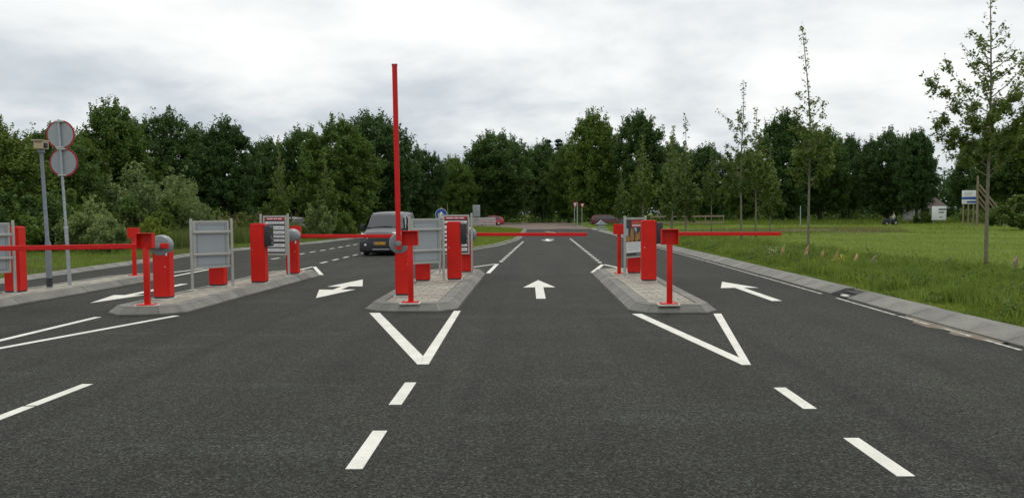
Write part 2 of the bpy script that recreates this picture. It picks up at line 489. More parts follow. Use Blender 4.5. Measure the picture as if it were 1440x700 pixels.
def lawn(name, inner, outer_x, y_end, mat, amp, seed):
    """raised turf from a kerb line outwards to outer_x"""
    rng = np.random.default_rng(seed)
    yy = np.concatenate([np.arange(-14, 60, 1.5), np.arange(60, y_end + 0.1, 5)])
    fr = np.concatenate([[-1e-9, 0, 0.004, 0.01], np.linspace(0.02, 0.3, 26), np.linspace(0.36, 1, 10)])
    V = []; F = []
    for y in yy:
        x0 = interp(inner, y)
        for f in fr:
            x = x0 + (outer_x - x0) * f
            d = abs(x - x0)
            z = 0.105 + min(d / 3, 1) * amp * (math.sin(x * 0.7 + y * 0.31) * 0.5 + math.sin(x * 0.23 - y * 0.17 + 2) * 0.8)
            V.append((x, y, -0.06 if f < 0 else z))
    k = len(fr)
    for i in range(len(yy) - 1):
        for j in range(k - 1):
            a = i * k + j
            F.append((a, a + 1, a + k + 1, a + k))
    return structure(pym(name, V, F, mat, smooth=True))
RB = [(x + 0.52, y) for x, y in RK]
LB = [(x - 0.36, y) for x, y in LK]
lawn('lawn_right', RB, 170, 160, M['turf'], 0.05, 1)
lawn('lawn_left', LB, -170, 170, M['turf_dry'], 0.06, 2)
def lawn_z(x, y, inner, amp):
    d = abs(x - interp(inner, y))
    return 0.105 + min(d / 3, 1) * amp * (math.sin(x * 0.7 + y * 0.31) * 0.5 + math.sin(x * 0.23 - y * 0.17 + 2) * 0.8)
# wedge of grass between the two carriageways
WEDGE = [(-3.4, 42.2), (-2.75, 42.6), (-1.7, 48.2), (-0.85, 57.5), (-0.62, 64), (-0.3, 96.5), (-0.9, 99.5), (-3.5, 112), (-8.6, 126), (-7.6, 98), (-6.6, 58), (-5.2, 46.5)]
structure(prism('lawn_middle', WEDGE, 0.0, 0.11, M['turf']))
V = [(22.0, 76.0, lawn_z(22, 76, RB, 0.05) + 0.03)]; F = []
for q_ in range(1, 7):
    for k_ in range(28):
        a = 2 * math.pi * k_ / 28; f = q_ / 6
        x = 22 + 8.5 * f * math.cos(a) * (1 + 0.2 * math.sin(3 * a)); y = 76 + 12 * f * math.sin(a) * (1 + 0.18 * math.cos(2 * a))
        V.append((x, y, lawn_z(x, y, RB, 0.05) + (0.02 if q_ < 6 else -0.02)))
for k_ in range(28):
    F.append((0, 1 + k_, 1 + (k_ + 1) % 28))
    for q_ in range(5):
        b0 = 1 + q_ * 28; F.append((b0 + k_, b0 + 28 + k_, b0 + 28 + (k_ + 1) % 28, b0 + (k_ + 1) % 28))
structure(pym('soil_patch', V, F, M['soil'], smooth=True))

# painted markings, children of the road
PT = 0.005
def mark(name, poly):
    a = sum(poly[i][0] * poly[(i + 1) % len(poly)][1] - poly[(i + 1) % len(poly)][0] * poly[i][1] for i in range(len(poly)))
    if a < 0: poly = poly[::-1]
    return prism(name, poly, 0.001, PT, M['paint_worn' if name == 'gutter_line' else 'paint'], road)
def stripe(name, p, q, w=0.12):
    p, q = Vector((*p, 0)), Vector((*q, 0))
    d = (q - p).normalized(); n = Vector((-d.y, d.x, 0)) * w / 2
    return mark(name, [tuple((p + n).xy), tuple((p - n).xy), tuple((q - n).xy), tuple((q + n).xy)])
for x, ya, yb in ((-1.185, 3.95, 4.98), (-1.185, 5.96, 7.03), (-1.21, 8.01, 9.08), (2.41, 3.75, 4.75), (2.41, 5.75, 6.74), (2.42, 7.76, 8.71)):
    stripe('lane_dash', (x, ya), (x, yb), 0.115)
stripe('lane_dash', (-4.545, 5.6), (-4.535, 8.01), 0.11)
stripe('lane_dash', (-4.535, 8.05), (-4.53, 9.09), 0.11)
def vee(a1, a2, ti, to, b2, b1):
    mark('lane_line', [a1, a2, ti, to[0]]); mark('lane_line', [b1, b2, to[1], ti])
# V in front of each island: outer/inner points then apex
mark('lane_line', [(-2.79, 15.66), (-2.61, 15.66), (-1.285, 10.8), (-1.235, 10.2), (-1.28, 10.2)])
mark('lane_line', [(-1.33, 15.9), (-1.21, 15.9), (-1.15, 10.2), (-1.233, 10.2), (-1.283, 10.8)])
mark('lane_line', [(1.74, 15.24), (1.90, 15.24), (2.455, 10.55), (2.418, 10.04), (2.37, 10.04)])
mark('lane_line', [(3.10, 15.18), (3.23, 15.18), (2.47, 10.04), (2.42, 10.04), (2.457, 10.55)])
stripe('lane_line', (-7.40, 9.9), (-7.40, 15.3), 0.12)
stripe('lane_line', (-7.30, 10.2), (-6.09, 15.42), 0.12)
# Vs behind the islands
for tip, a, b_ in (((2.48, 30.2), (1.83, 26.0), (3.1, 26.5)), ((-1.08, 31.0), (-1.18, 26.1), (-2.8, 26.7)), ((-7.22, 30.2), (-5.98, 25.9), (-7.3, 26.8)), ((-10.45, 31.5), (-10.25, 25.6), (-11.2, 25.8))):
    stripe('lane_line', a, tip, 0.12); stripe('lane_line', b_, tip, 0.11)
y = 31.2
while y < 46: stripe('lane_dot', (2.47 + (y - 31) * 0.0125, y), (2.47 + (y - 31) * 0.0125, y + 0.5), 0.13); y += 1.4
while y < 62: stripe('lane_dot', (2.47 + (y - 31) * 0.0125, y), (2.47 + (y - 31) * 0.0125, y + 0.8), 0.13); y += 1.8
y = 32.3
while y < 56: stripe('lane_dot', (-1.0 + (y - 32) * 0.028, y), (-1.0 + (y - 32) * 0.028, y + (0.55 if y < 44 else 0.8)), 0.13); y += 1.4 if y < 44 else 1.7
y = 32.4
while y < 62: stripe('lane_dash', (-7.5, y), (-7.5, y + 1.0), 0.11); y += 2.0
y = 33.5
while y < 70: stripe('lane_dash', (-10.2, y), (-10.2, y + 1.1), 0.11); y += 2.1
stripe('lane_line', (1.6, 88), (2.9, 78), 0.14)
def arrow(x, tail, neck, tip, hw=0.37, sw=0.095):
    s = 1 if tip > tail else -1
    mark('lane_arrow', [(x - sw, tail), (x + sw, tail), (x + sw, neck), (x + hw, neck - s * 0.05), (x, tip), (x - hw, neck - s * 0.05), (x - sw, neck)])
arrow(0.24, 18.1, 20.95, 23.2)
arrow(4.74, 17.3, 20.4, 22.2, 0.42)
arrow(-8.78, 22.8, 19.6, 17.85, 0.35)
mark('lane_arrow', [(-4.42, 18.6), (-4.0, 20.7), (-4.33, 20.65), (-4.33, 21.6), (-4.0, 21.6), (-4.42, 23.9), (-4.84, 21.55), (-4.51, 21.6), (-4.51, 20.65), (-4.84, 20.7)])
arrow(1.25, 61.5, 59, 56.2, 0.45, 0.1)
stripe('lane_arrow', (1.25, 61.4), (1.75, 62.4), 0.2)
# gutter line along the right kerb, broken where sand has washed over it
for ya, yb in ((11.0, 11.9), (12.25, 13.1), (13.55, 14.7), (14.8, 17.8), (18.75, 24), (24.05, 32), (32.05, 42), (42.05, 60)):
    stripe('gutter_line', (interp(RK, ya) - 0.16, ya), (interp(RK, yb) - 0.15, yb), 0.055)
sp = []
for k_ in range(40):
    a = 2 * math.pi * k_ / 40; y = 13.0 + 1.55 * math.sin(a) * (1 + 0.12 * math.sin(5 * a))
    lim = interp(RK, y) - 0.015
    sp.append((lim if math.cos(a) > 0 else lim - abs(math.cos(a)) * (0.26 + 0.08 * math.sin(7 * a + 1) + 0.05 * math.sin(13 * a)), y, 0.0035))
structure(pym('sand_spill', sp, [tuple(range(40))], M['sand']))

# ------------------------------------------------------------------ kerbs
def kerb_stone_mesh(L, rise, wtop, slope, gap=0.008):
    """stone along +Y, road side at x=0, back at x=+"""
    prof = [(0.0, -0.02), (0.0, 0.02), (slope * 0.86, rise - 0.022), (slope, rise - 0.006), (slope + 0.02, rise), (slope + wtop, rise), (slope + wtop, -0.02)]
    V = []; F = []
    for y in (gap / 2, L - gap / 2):
        V += [(x, y, z) for x, z in prof]
    k = len(prof)
    for i in range(k): F.append((i, (i + 1) % k, k + (i + 1) % k, k + i))
    F.append(tuple(range(k))[::-1]); F.append(tuple(range(k, 2 * k)))
    me = bpy.data.meshes.new('kerb_stone'); me.from_pydata(V, [], F); me.update()
    bm = bmesh.new(); bm.from_mesh(me); bmesh.ops.recalc_face_normals(bm, faces=bm.faces); bm.to_mesh(me); bm.free()
    me.materials.append(M['kerb'])
    return me
def kerb_line(name, line, y0, y1, side, rise, wtop, slope, step, far_y, skip=()):
    root = empty(name, (interp(line, y0), y0, 0)); structure(root)
    me = kerb_stone_mesh(1.0, rise, wtop, slope)
    y = y0
    rnd = random.Random(7)
    while y < y1:
        L = step if y < far_y else step * 4
        a = Vector((interp(line, y), y, 0)); b_ = Vector((interp(line, y + L), y + L, 0))
        d = b_ - a
        if not any(s0 < y + L / 2 < s1 for s0, s1 in skip):
            o = link('kerb_stone', me, None, root)
            o.location = a - root.location + Vector((0, 0, rnd.uniform(-0.003, 0.003)))
            o.rotation_euler = (0, 0, math.atan2(-d.x, d.y))
            o.scale = (side * (1 + rnd.uniform(-0.01, 0.01)), d.length, 1)
        y += L
    return root
kr = kerb_line('kerb_right', RK, -3.35, 97.4, 1, 0.125, 0.22, 0.30, 1.0, 44, skip=((18.0, 18.65),))
kl = kerb_line('kerb_left', LK, 8.0, 128, -1, 0.115, 0.18, 0.18, 1.0, 60)
# kerb round the wedge
wk = structure(empty('kerb_middle', (WEDGE[0][0], WEDGE[0][1], 0)))
kme = kerb_stone_mesh(1.0, 0.118, 0.16, 0.16)
for p, q in zip(WEDGE[:6], WEDGE[1:7]):
    p, q = Vector((*p, 0)), Vector((*q, 0))
    L = (q - p).length; n = max(1, round(L / (1.0 if p.y < 60 else 4.0)))
    for i in range(n):
        a = p.lerp(q, i / n); d = (q - p) / n
        o = link('kerb_stone', kme, None, wk)
        o.location = a - wk.location + Vector((d.y, -d.x, 0)).normalized() * 0.12
        o.rotation_euler = (0, 0, math.atan2(-d.x, d.y)); o.scale = (-1, d.length, 1)
# storm drain inlet set into the right kerb
sx = interp(RK, 18.3)
dr = empty('storm_drain', (sx, 18.15, 0), 0, 'dark storm drain inlet set into the right-hand kerb', 'drain')
box('throat', 0.02, 0.5, -0.49, 0.49, -0.02, 0.012, M['tyre'], dr)
box('back_wall', 0.47, 0.52, -0.49, 0.49, 0.012, 0.118, M['kerb'], dr, 0.006)
gr = box('grate_frame', 0.25, 0.468, -0.48, 0.48, 0.045, 0.075, M['tyre'], dr, 0.004)
for k in range(7): box('grate_bar', 0.05, 0.249, -0.42 + k * 0.13, -0.38 + k * 0.13, 0.02, 0.05, M['plinth'], gr)
box('stone', -0.02, 0.1, -0.42, -0.12, 0.013, 0.055, M['mortar'], dr, 0.02)

# ------------------------------------------------------------------ traffic islands
def offset_poly(poly, d):
    n = len(poly); out = []
    for i in range(n):
        p0, p1, p2 = Vector(poly[i - 1]), Vector(poly[i]), Vector(poly[(i + 1) % n])
        e1 = (p1 - p0).normalized(); e2 = (p2 - p1).normalized()
        n1 = Vector((-e1.y, e1.x)); n2 = Vector((-e2.y, e2.x))
        m_ = (n1 + n2); m_ = m_ / max(0.2, m_.dot(n1))
        out.append(tuple(p1 + m_ * d))
    return out
def clip(poly, cl):
    out = list(poly)
    for i in range(len(cl)):
        a, b_ = cl[i], cl[(i + 1) % len(cl)]
        inp, out = out, []
        if not inp: return []
        def side(p): return (b_[0] - a[0]) * (p[1] - a[1]) - (b_[1] - a[1]) * (p[0] - a[0])
        for j in range(len(inp)):
            p, q = inp[j - 1], inp[j]
            sp, sq = side(p), side(q)
            if (sp >= 0) != (sq >= 0):
                t_ = sp / (sp - sq); out.append((p[0] + (q[0] - p[0]) * t_, p[1] + (q[1] - p[1]) * t_))
            if sq >= 0: out.append(q)
    return out
TOP = 0.14
def island(poly, label, seed):
    """poly counter-clockwise base outline"""
    rnd = random.Random(seed)
    cx = sum(p[0] for p in poly) / len(poly); cy = sum(p[1] for p in poly) / len(poly)
    root = empty('traffic_island', (cx, cy, 0), 0, label, 'traffic island', 'kerbed islands between the barrier lanes')
    P = [(x - cx, y - cy) for x, y in poly]
    offs = [(0.0, -0.01), (0.0, 0.025), (0.12, 0.118), (0.145, TOP + 0.004), (0.34, TOP + 0.006), (0.34, 0.02)]
    rings = [[(x, y, z) for x, y in offset_poly(P, d)] for d, z in offs]
    n = len(P)
    for i in range(n):
        j = (i + 1) % n
        L = (Vector(P[j]) - Vector(P[i])).length
        k = max(1, round(L / 0.95))
        for s in range(k):
            g_ = 0.006 / L
            t0, t1 = s / k + (g_ if s or L > .6 else 0), (s + 1) / k - (g_ if s < k - 1 or L > .6 else 0)
            dz = rnd.uniform(-0.003, 0.003)
            V = []
            for t_ in (t0, t1):
                for r_ in rings:
                    a, b_ = Vector(r_[i]), Vector(r_[j])
                    V.append(a.lerp(b_, t_) + Vector((0, 0, dz)))
            m_ = len(offs); F = [(q, (q + 1) % m_, m_ + (q + 1) % m_, m_ + q) for q in range(m_)]
            F += [tuple(range(m_))[::-1], tuple(range(m_, 2 * m_))]
            bm = bmesh.new()
            vv = [bm.verts.new(v) for v in V]
            for f in F: bm.faces.new([vv[q] for q in f])
            bm_obj('kerb_stone', bm, M['kerb'], root)
    prism('foot_strip', offset_poly(P, -0.035 - 0.01 * rnd.random()), 0.0005, 0.0045, M['kerb_foot'], root)  # thin dark strip on the asphalt round the foot of the kerb
    inner = offset_poly(P, 0.362)
    prism('bed', offset_poly(P, 0.342), 0.01, TOP - 0.03, M['bed'], root)
    # 30 x 30 tiles in half bond
    S, G = 0.30, 0.011
    full = None
    x0 = min(p[0] for p in inner); x1 = max(p[0] for p in inner); y0 = min(p[1] for p in inner); y1 = max(p[1] for p in inner)
    row = 0; y = y0
    while y < y1:
        x = x0 - (S / 2 if row % 2 else 0)
        while x < x1:
            sq = [(x + G / 2, y + G / 2), (x + S - G / 2, y + G / 2), (x + S - G / 2, y + S - G / 2), (x + G / 2, y + S - G / 2)]
            c_ = clip(sq, inner)
            if len(c_) >= 3:
                area = abs(sum(c_[a][0] * c_[(a + 1) % len(c_)][1] - c_[(a + 1) % len(c_)][0] * c_[a][1] for a in range(len(c_)))) / 2
                mx_ = (x + S / 2, y + S / 2)
                dz = rnd.uniform(-0.003, 0.003)
                if area > 0.0845:
                    if full is None:
                        bm = bmesh.new(); add_box(bm, -S / 2 + G / 2, S / 2 - G / 2, -S / 2 + G / 2, S / 2 - G / 2, -0.05, 0.0, 0.006, 1)
                        ob = bm_obj('paver', bm, M['paver'], root); full = ob.data
                    else:
                        ob = link('paver', full, None, root)
                    ob.location = (mx_[0], mx_[1], TOP + dz)
                    ob.rotation_euler = (rnd.uniform(-.008, .008), rnd.uniform(-.008, .008), rnd.choice((0, 1, 2, 3)) * math.pi / 2)
                elif area > 0.004:
                    bm = bmesh.new(); add_prism(bm, [(a - mx_[0], b_ - mx_[1]) for a, b_ in c_], -0.05, 0.0)
                    ob = bm_obj('paver', bm, M['paver'], root); ob.location = (mx_[0], mx_[1], TOP + dz)
            x += S
        y += S; row += 1
    return root
I1 = [(-11.1, 12.4), (-10.4, 12.4), (-10.08, 13.0), (-10.03, 24.0), (-10.35, 25.1), (-11.0, 25.3), (-11.45, 24.2), (-11.45, 13.0)]
I2 = [(-7.12, 15.45), (-6.42, 15.48), (-6.1, 15.85), (-5.93, 25.5), (-6.2, 26.25), (-7.05, 26.4), (-7.42, 25.6), (-7.5, 15.9)]
I3 = [(-2.65, 15.83), (-1.6, 15.72), (-1.29, 16.1), (-1.24, 25.7), (-1.55, 26.25), (-2.6, 26.3), (-2.95, 25.7), (-2.97, 16.25)]
I4 = [(2.0, 15.28), (2.98, 15.2), (3.24, 15.6), (3.3, 25.3), (3.0, 25.95), (2.15, 26.0), (1.78, 25.4), (1.74, 15.75)]
island(I1, 'long concrete island at the far left carrying the two round signs', 1)
island(I2, 'kerbed island left of the two-headed arrow, carrying a barrier with its boom out left', 2)
island(I3, 'kerbed paved island carrying the barrier with its boom raised', 3)
island(I4, 'kerbed paved island carrying the small poster stand', 4)

# ------------------------------------------------------------------ barriers, terminals, signs
def box_post(x, y, label, ry=0.0, rz=0.0):
    r = empty('sensor_post', (x, y, TOP), rz, label, 'post', 'red posts with a square box on top')
    box('mortar_pad', -0.2, 0.17, -0.13, 0.13, -0.02, 0.010, M['mortar'], r, 0.004)
    box('base_plate', -0.17, 0.14, -0.1, 0.1, 0.010, 0.028, M['red'], r, 0.004)
    for sx_ in (-0.14, 0.11):
        for sy_ in (-0.07, 0.07):
            lathe('bolt', [(0.014, 0.028), (0.014, 0.045)], M['steel'], r, 'Z', (sx_, sy_, 0), 8)
    box('shaft', -0.045, 0.045, -0.045, 0.045, 0.028, 1.02, M['red'], r, 0.006)
    h = bmesh.new()                                   # open-fronted sheet metal hood
    add_box(h, -0.143, 0.143, 0.045, 0.06, 1.02, 1.285)
    add_box(h, -0.143, 0.143, -0.075, 0.0445, 1.272, 1.285)
    add_box(h, -0.143, -0.131, -0.075, 0.0445, 1.022, 1.2715)
    add_box(h, 0.131, 0.143, -0.075, 0.0445, 1.022, 1.2715)
    hd = bm_obj('hood', h, M['red'], r)
    lathe('lens', [(0.014, 0.032), (0.014, 0.0445)], M['black'], r, 'Y', (0.0, 0, 1.16), 12)
    return r
box_post(-6.77, 15.85, 'red box-topped post in front of the barrier left of the grey panel')
box_post(-2.10, 15.98, 'red box-topped post in front of the barrier with the raised boom')
box_post(2.40, 15.42, 'red box-topped post alone at the near end of the right-hand island')
box_post(-10.55, 23.95, 'red box-topped post at the far end of the leftmost island', rz=math.pi)
box_post(2.33, 23.3, 'red box-topped post behind the small poster stand', rz=math.pi)
box_post(-6.55, 25.3, 'red box-topped post just behind the dome of the barrier before the van', rz=math.pi)

def barrier(x, y, side, face, raised, length, label, dome_dx=0.0, stub=0.15):
    """side: +1 boom to the right, -1 to the left; face: -1 boom on the camera side, +1 on the far side"""
    r = empty('barrier', (x, y, TOP), 0, label, 'barrier', 'red parking barriers with grey domes')
    box('foundation', -0.19, 0.175, -0.2, 0.2, -0.02, 0.012, M['mortar'], r, 0.004)
    box('plinth', -0.15, 0.15, -0.135, 0.135, 0.012, 0.05, M['plinth'], r, 0.01)
    bm = bmesh.new()
    add_box(bm, -0.158, 0.158, -0.145, 0.145, 0.05, 0.985)
    bmesh.ops.bevel(bm, geom=[e for e in bm.edges if abs((e.verts[0].co - e.verts[1].co).z) > 0.5], offset=0.035, segments=3, affect='EDGES')
    cb = bm_obj('cabinet', bm, M['red'], r, smooth=40)
    f = bmesh.new()                                   # door joint on the side towards the camera
    for x0_, x1_, z0_, z1_ in ((-0.118, -0.114, 0.11, 0.80), (0.114, 0.118, 0.11, 0.80), (-0.114, 0.114, 0.796, 0.80), (-0.114, 0.114, 0.11, 0.114)):
        add_box(f, x0_, x1_, -0.1462, -0.144, z0_, z1_)
    dj = bm_obj('door_joint', f, M['redprint'], cb)
    lathe('lock', [(0.013, -0.150), (0.013, -0.1445)], M['chrome'], cb, 'Y', (0.095, 0, 0.62), 12)
    zc_ = 1.02; dx = dome_dx
    rad = 0.205
    lathe('dome', [(a_, face * b3) for a_, b3 in ((0.02, 0.165), (0.165, 0.163), (0.188, 0.15), (0.2, 0.125), (rad, 0.08), (rad, 0.01), (0.198, -0.05), (0.18, -0.10), (0.15, -0.14), (0.105, -0.17), (0.05, -0.186), (0.012, -0.19))], M['dome'], r, 'Y', (dx, 0, zc_), 40, 30)
    f = face
    lathe('collar', [(0.088, f * 0.164), (0.088, f * 0.188), (0.078, f * 0.192)], M['hub'], r, 'Y', (dx, 0, zc_), 24)
    lathe('hub', [(0.055, f * 0.19), (0.055, f * 0.262), (0.045, f * 0.268)], M['dome'], r, 'Y', (dx, 0, zc_), 20)
    b0, b1 = sorted((f * 0.195, f * 0.245))
    hw = 0.047
    bm = bmesh.new()
    if raised:
        add_box(bm, dx - hw, dx + hw, b0, b1, zc_ - stub, zc_ + length, 0.008, 1)
        bmesh.ops.rotate(bm, verts=bm.verts, cent=(dx, 0, zc_), matrix=Matrix.Rotation(R(-0.4), 3, 'Y'))
    else:
        xs = sorted((dx - side * stub, dx + side * length))
        add_box(bm, xs[0], xs[1], b0, b1, zc_ - hw, zc_ + hw, 0.008, 1)
        bmesh.ops.rotate(bm, verts=bm.verts, cent=(dx, 0, zc_), matrix=Matrix.Rotation(R(0.45) * side, 3, 'Y'))
    bo = bm_obj('boom', bm, M['red_boom'], r)
    if raised:
        box('end_cap', dx - hw - 0.004 - 0.0236, dx + hw + 0.004 - 0.0236, b0 - 0.004, b1 + 0.004, zc_ + length - 0.03, zc_ + length + 0.012, M['redprint'], bo)
    box('type_label', 0.105, 0.14, -0.148, -0.1455, 0.83, 0.90, M['white'], r)
    return r
barrier(-7.02, 17.2, -1, -1, False, 4.2, 'barrier on the island left of the grey panel, its boom out to the left', 0.0, 0.2)
barrier(-2.42, 17.45, -1, -1, True, 3.38, 'barrier with its long red boom standing straight up', -0.065, 0.12)
barrier(-6.33, 24.1, 1, 1, False, 2.72, 'barrier whose boom crosses in front of the dark van', 0.0, 0.12)
barrier(-1.66, 24.4, 1, 1, False, 3.2, 'barrier whose boom closes the middle lane with the straight arrow', 0.05, 0.12)
barrier(2.72, 23.4, 1, 1, False, 3.85, 'barrier hidden behind the poster, its boom closing the far right lane', 0.0, 0.12)

def terminal(x, y, label, rz=0.0, panel=True):
    r = empty('ticket_terminal', (x, y, TOP), rz, label, 'ticket machine', 'red ticket terminals on the islands')
    box('foundation', -0.19, 0.175, -0.2, 0.2, -0.02, 0.012, M['mortar'], r, 0.004)
    box('plinth', -0.155, 0.155, -0.155, 0.155, 0.012, 0.05, M['plinth'], r, 0.008)
    bm = bmesh.new()
    add_box(bm, -0.165, 0.165, -0.165, 0.165, 0.05, 1.40)
    bmesh.ops.bevel(bm, geom=[e for e in bm.edges if abs((e.verts[0].co - e.verts[1].co).z) > 0.5], offset=0.03, segments=3, affect='EDGES')
    bmesh.ops.bevel(bm, geom=[e for e in bm.edges if e.verts[0].co.z > 1.39 and e.verts[1].co.z > 1.39], offset=0.025, segments=3, affect='EDGES')
    bm_obj('housing', bm, M['red'], r, smooth=40)
    lathe('lock', [(0.013, -0.170), (0.013, -0.1645)], M['chrome'], r, 'Y', (-0.11, 0, 0.78), 12)
    box('lid_seam', -0.1665, 0.1665, -0.1665, 0.1665, 1.345, 1.349, M['redprint'], r)
    if panel:
        p = box('reader_panel', 0.162, 0.305, -0.145, 0.15, 0.86, 1.345, M['black'], r, 0.012)
        box('screen', 0.3045, 0.309, -0.1, 0.1, 1.16, 1.29, M['glass'], p)
        for k, (yy, zz) in enumerate(((-0.06, 1.09), (-0.02, 1.05), (0.06, 1.02), (0.02, 0.95))):
            lathe('button', [(0.017, 0.302), (0.017, 0.314)], M['chrome'], p, 'X', (0, yy, zz), 10)
        box('ticket_slot', 0.303, 0.311, -0.06, 0.06, 0.905, 0.925, M['chrome'], p)
    return r
terminal(-10.84, 18.85, 'red ticket machine at the left edge, behind the cut-off panel', panel=False)
terminal(-7.02, 20.25, 'red ticket machine mostly hidden behind the grey panel beside the dome-topped barrier', panel=False)
terminal(-6.33, 21.1, 'red ticket machine with black reader in front of the white-strip board')
terminal(-2.50, 21.25, 'red ticket machine hidden behind the grey panel on the raised-boom island', panel=False)
terminal(-1.78, 21.6, 'red ticket machine with black reader on the raised-boom island')
terminal(2.75, 20.75, 'red ticket machine with black reader beside the small poster')

def frame_sign(p, q, label, content, top=1.50, bot=0.45, group='metal framed sign stands on the islands', name='sign_stand', front=-1):
    """two posts p and q (world xy, p on the left as seen from the camera); front = -1 prints towards the camera"""
    p, q = Vector((*p, TOP)), Vector((*q, TOP))
    d = q - p; W = d.length
    r = empty(name, p, math.atan2(d.y, d.x), label, 'sign', group)
    for xx in (0.0, W):
        tube('post', [(xx, 0, 0), (xx, 0, top + 0.01)], 0.030, M['alu'], r, 12)
        lathe('post_cap', [(0.031, top + 0.01), (0.026, top + 0.018)], M['alu'], r, 'Z', (xx, 0, 0), 12)
        box('foot', xx - 0.09, xx + 0.09, -0.07, 0.07, 0, 0.007, M['mortar'], r)
    a, b_ = 0.06, W - 0.06
    y0, y1 = 0.012, 0.05
    if front > 0: y0, y1 = -0.0, 0.05
    # casing: four profiles round a sheet
    fw = 0.045
    f = bmesh.new()
    add_box(f, a, b_, y0, y1, bot, bot + fw); add_box(f, a, b_, y0, y1, top - fw - 0.02, top - 0.02)
    add_box(f, a, a + fw, y0, y1, bot + fw + 0.0005, top - fw - 0.0205); add_box(f, b_ - fw, b_, y0, y1, bot + fw + 0.0005, top - fw - 0.0205)
    bm_obj('frame', f, M['alu'], r)
    box('back_sheet', a + fw + 0.0005, b_ - fw - 0.0005, y0 + 0.012, y1 - 0.012, bot + fw + 0.0005, top - fw - 0.0205, M['sheet'], r)
    ia, ib, iz0, iz1 = a + fw + 0.001, b_ - fw - 0.001, bot + fw + 0.001, top - fw - 0.022
    yf = y0 + 0.010
    def card(nm, u0, u1, v0, v1, mat, lift=0.0, par=r):
        return box(nm, ia + (ib - ia) * u0, ia + (ib - ia) * u1, yf - 0.002 - lift, yf - lift, iz0 + (iz1 - iz0) * v0, iz0 + (iz1 - iz0) * v1, mat, par)
    if content == 'back':
        for zz in (bot + 0.30, top - 0.27):
            box('cross_rail', 0.03, W - 0.03, -0.022, 0.010, zz - 0.03, zz + 0.03, M['alu'], r, 0.004)
        s = bmesh.new()                                # pressed inner lip of the tray
        add_box(s, ia + 0.02, ib - 0.02, yf - 0.003, yf + 0.0005, iz0 + 0.02, iz0 + 0.026); add_box(s, ia + 0.02, ib - 0.02, yf - 0.003, yf + 0.0005, iz1 - 0.05, iz1 - 0.044)
        add_box(s, ib - 0.05, ib - 0.044, yf - 0.003, yf + 0.0005, iz0 + 0.027, iz1 - 0.051); add_box(s, ia + 0.044, ia + 0.05, yf - 0.003, yf + 0.0005, iz0 + 0.027, iz1 - 0.051)
        bm_obj('lip', s, M['hub'], r)
    elif content == 'prices':
        card('backing', 0, 1, 0, 1, M['ink'])
        h = card('header', 0.04, 0.98, 0.925, 0.995, M['redprint'], 0.003)
        for k, (u0, u1) in enumerate(((0.12, 0.42), (0.46, 0.62), (0.66, 0.86))):
            card('lettering', u0, u1, 0.945, 0.972, M['white'], 0.006, h)
        hs = [0.85, 0.71, 0.58, 0.47, 0.36, 0.22, 0.09]
        hh = [0.055, 0.08, 0.065, 0.05, 0.05, 0.07, 0.07]
        rnd = random.Random(3)
        for k in range(7):
            s = card('strip', 0.03, 0.97, hs[k] - hh[k] * 0.62, hs[k] + hh[k] * 0.62, M['white'], 0.003)
            u = 0.2
            while u < 0.85:
                w = rnd.uniform(0.05, 0.14)
                card('lettering', u, min(u + w, 0.9), hs[k] - 0.014, hs[k] + 0.014, M['grey_ink'], 0.006, s); u += w + 0.03
    elif content == 'poster':
        card('poster_ground', 0, 1, 0, 1, M['ink'])
        h = card('header', 0.30, 1.0, 0.79, 0.985, M['redprint'], 0.003)
        for v in (0.90, 0.835):
            u = 0.36
            for k in range(7):
                card('lettering', u, u + 0.055, v - 0.022, v + 0.022, M['tan'] if v > 0.87 else M['white'], 0.006, h); u += 0.078
        # picture field: warm tall shapes before a pale blue-grey ground
        card('picture_ground', 0.0, 0.12, 0.55, 0.76, M['bluegrey'], 0.002)
        card('picture_ground', 0.46, 0.62, 0.66, 0.77, M['bluegrey'], 0.002)
        card('picture_ground', 0.86, 1.0, 0.56, 0.78, M['bluegrey'], 0.002)
        def blob(cx_, cz_, rx_, rz_, mat):
            X = lambda u: ia + (ib - ia) * u
            Z = lambda v: iz0 + (iz1 - iz0) * v
            pts = [(X(cx_ + rx_ * math.cos(a_) * (1 - 0.25 * math.sin(a_))), Z(cz_ + rz_ * math.sin(a_))) for a_ in np.linspace(0, 2 * math.pi, 15)[:-1]]
            yb = yf - 0.0065
            pym('picture_shape', [(px_, yb, pz_) for px_, pz_ in pts], [tuple(range(14))], mat, r)
        blob(0.34, 0.58, 0.12, 0.19, M['tan']); blob(0.5, 0.6, 0.05, 0.14, M['ink']); blob(0.76, 0.55, 0.07, 0.12, M['tan']); blob(0.60, 0.52, 0.10, 0.13, M['tan']); blob(0.12, 0.47, 0.10, 0.09, M['tan'])
        blob(0.92, 0.62, 0.07, 0.10, M['tan'])
        s = card('text_panel', 0, 1, 0.09, 0.385, M['white'], 0.003)
        for v, u1 in ((0.345, 0.9), (0.29, 0.82), (0.25, 0.86), (0.21, 0.7), (0.17, 0.8)):
            card('lettering', 0.08, u1, v - 0.003 if v < .3 else v - 0.008, v + 0.004, M['grey_ink'], 0.006, s)
        card('footer_text', 0.6, 0.9, 0.03, 0.055, M['grey_ink'], 0.003)
    return r
frame_sign((-11.15, 17.5), (-10.63, 18.45), 'grey panel on two posts cut off by the left picture edge', 'back')
frame_sign((-7.18, 19.1), (-6.56, 19.85), 'grey panel on two posts standing next to the nearer dome-topped barrier at left', 'back')
frame_sign((-2.68, 20.3), (-1.98, 20.95), 'grey panel on two posts on the raised-boom island', 'back')
frame_sign((-7.02, 23.6), (-6.24, 23.35), 'framed board of white strips behind the red machine, left of the van', 'prices', top=1.6, bot=0.55)
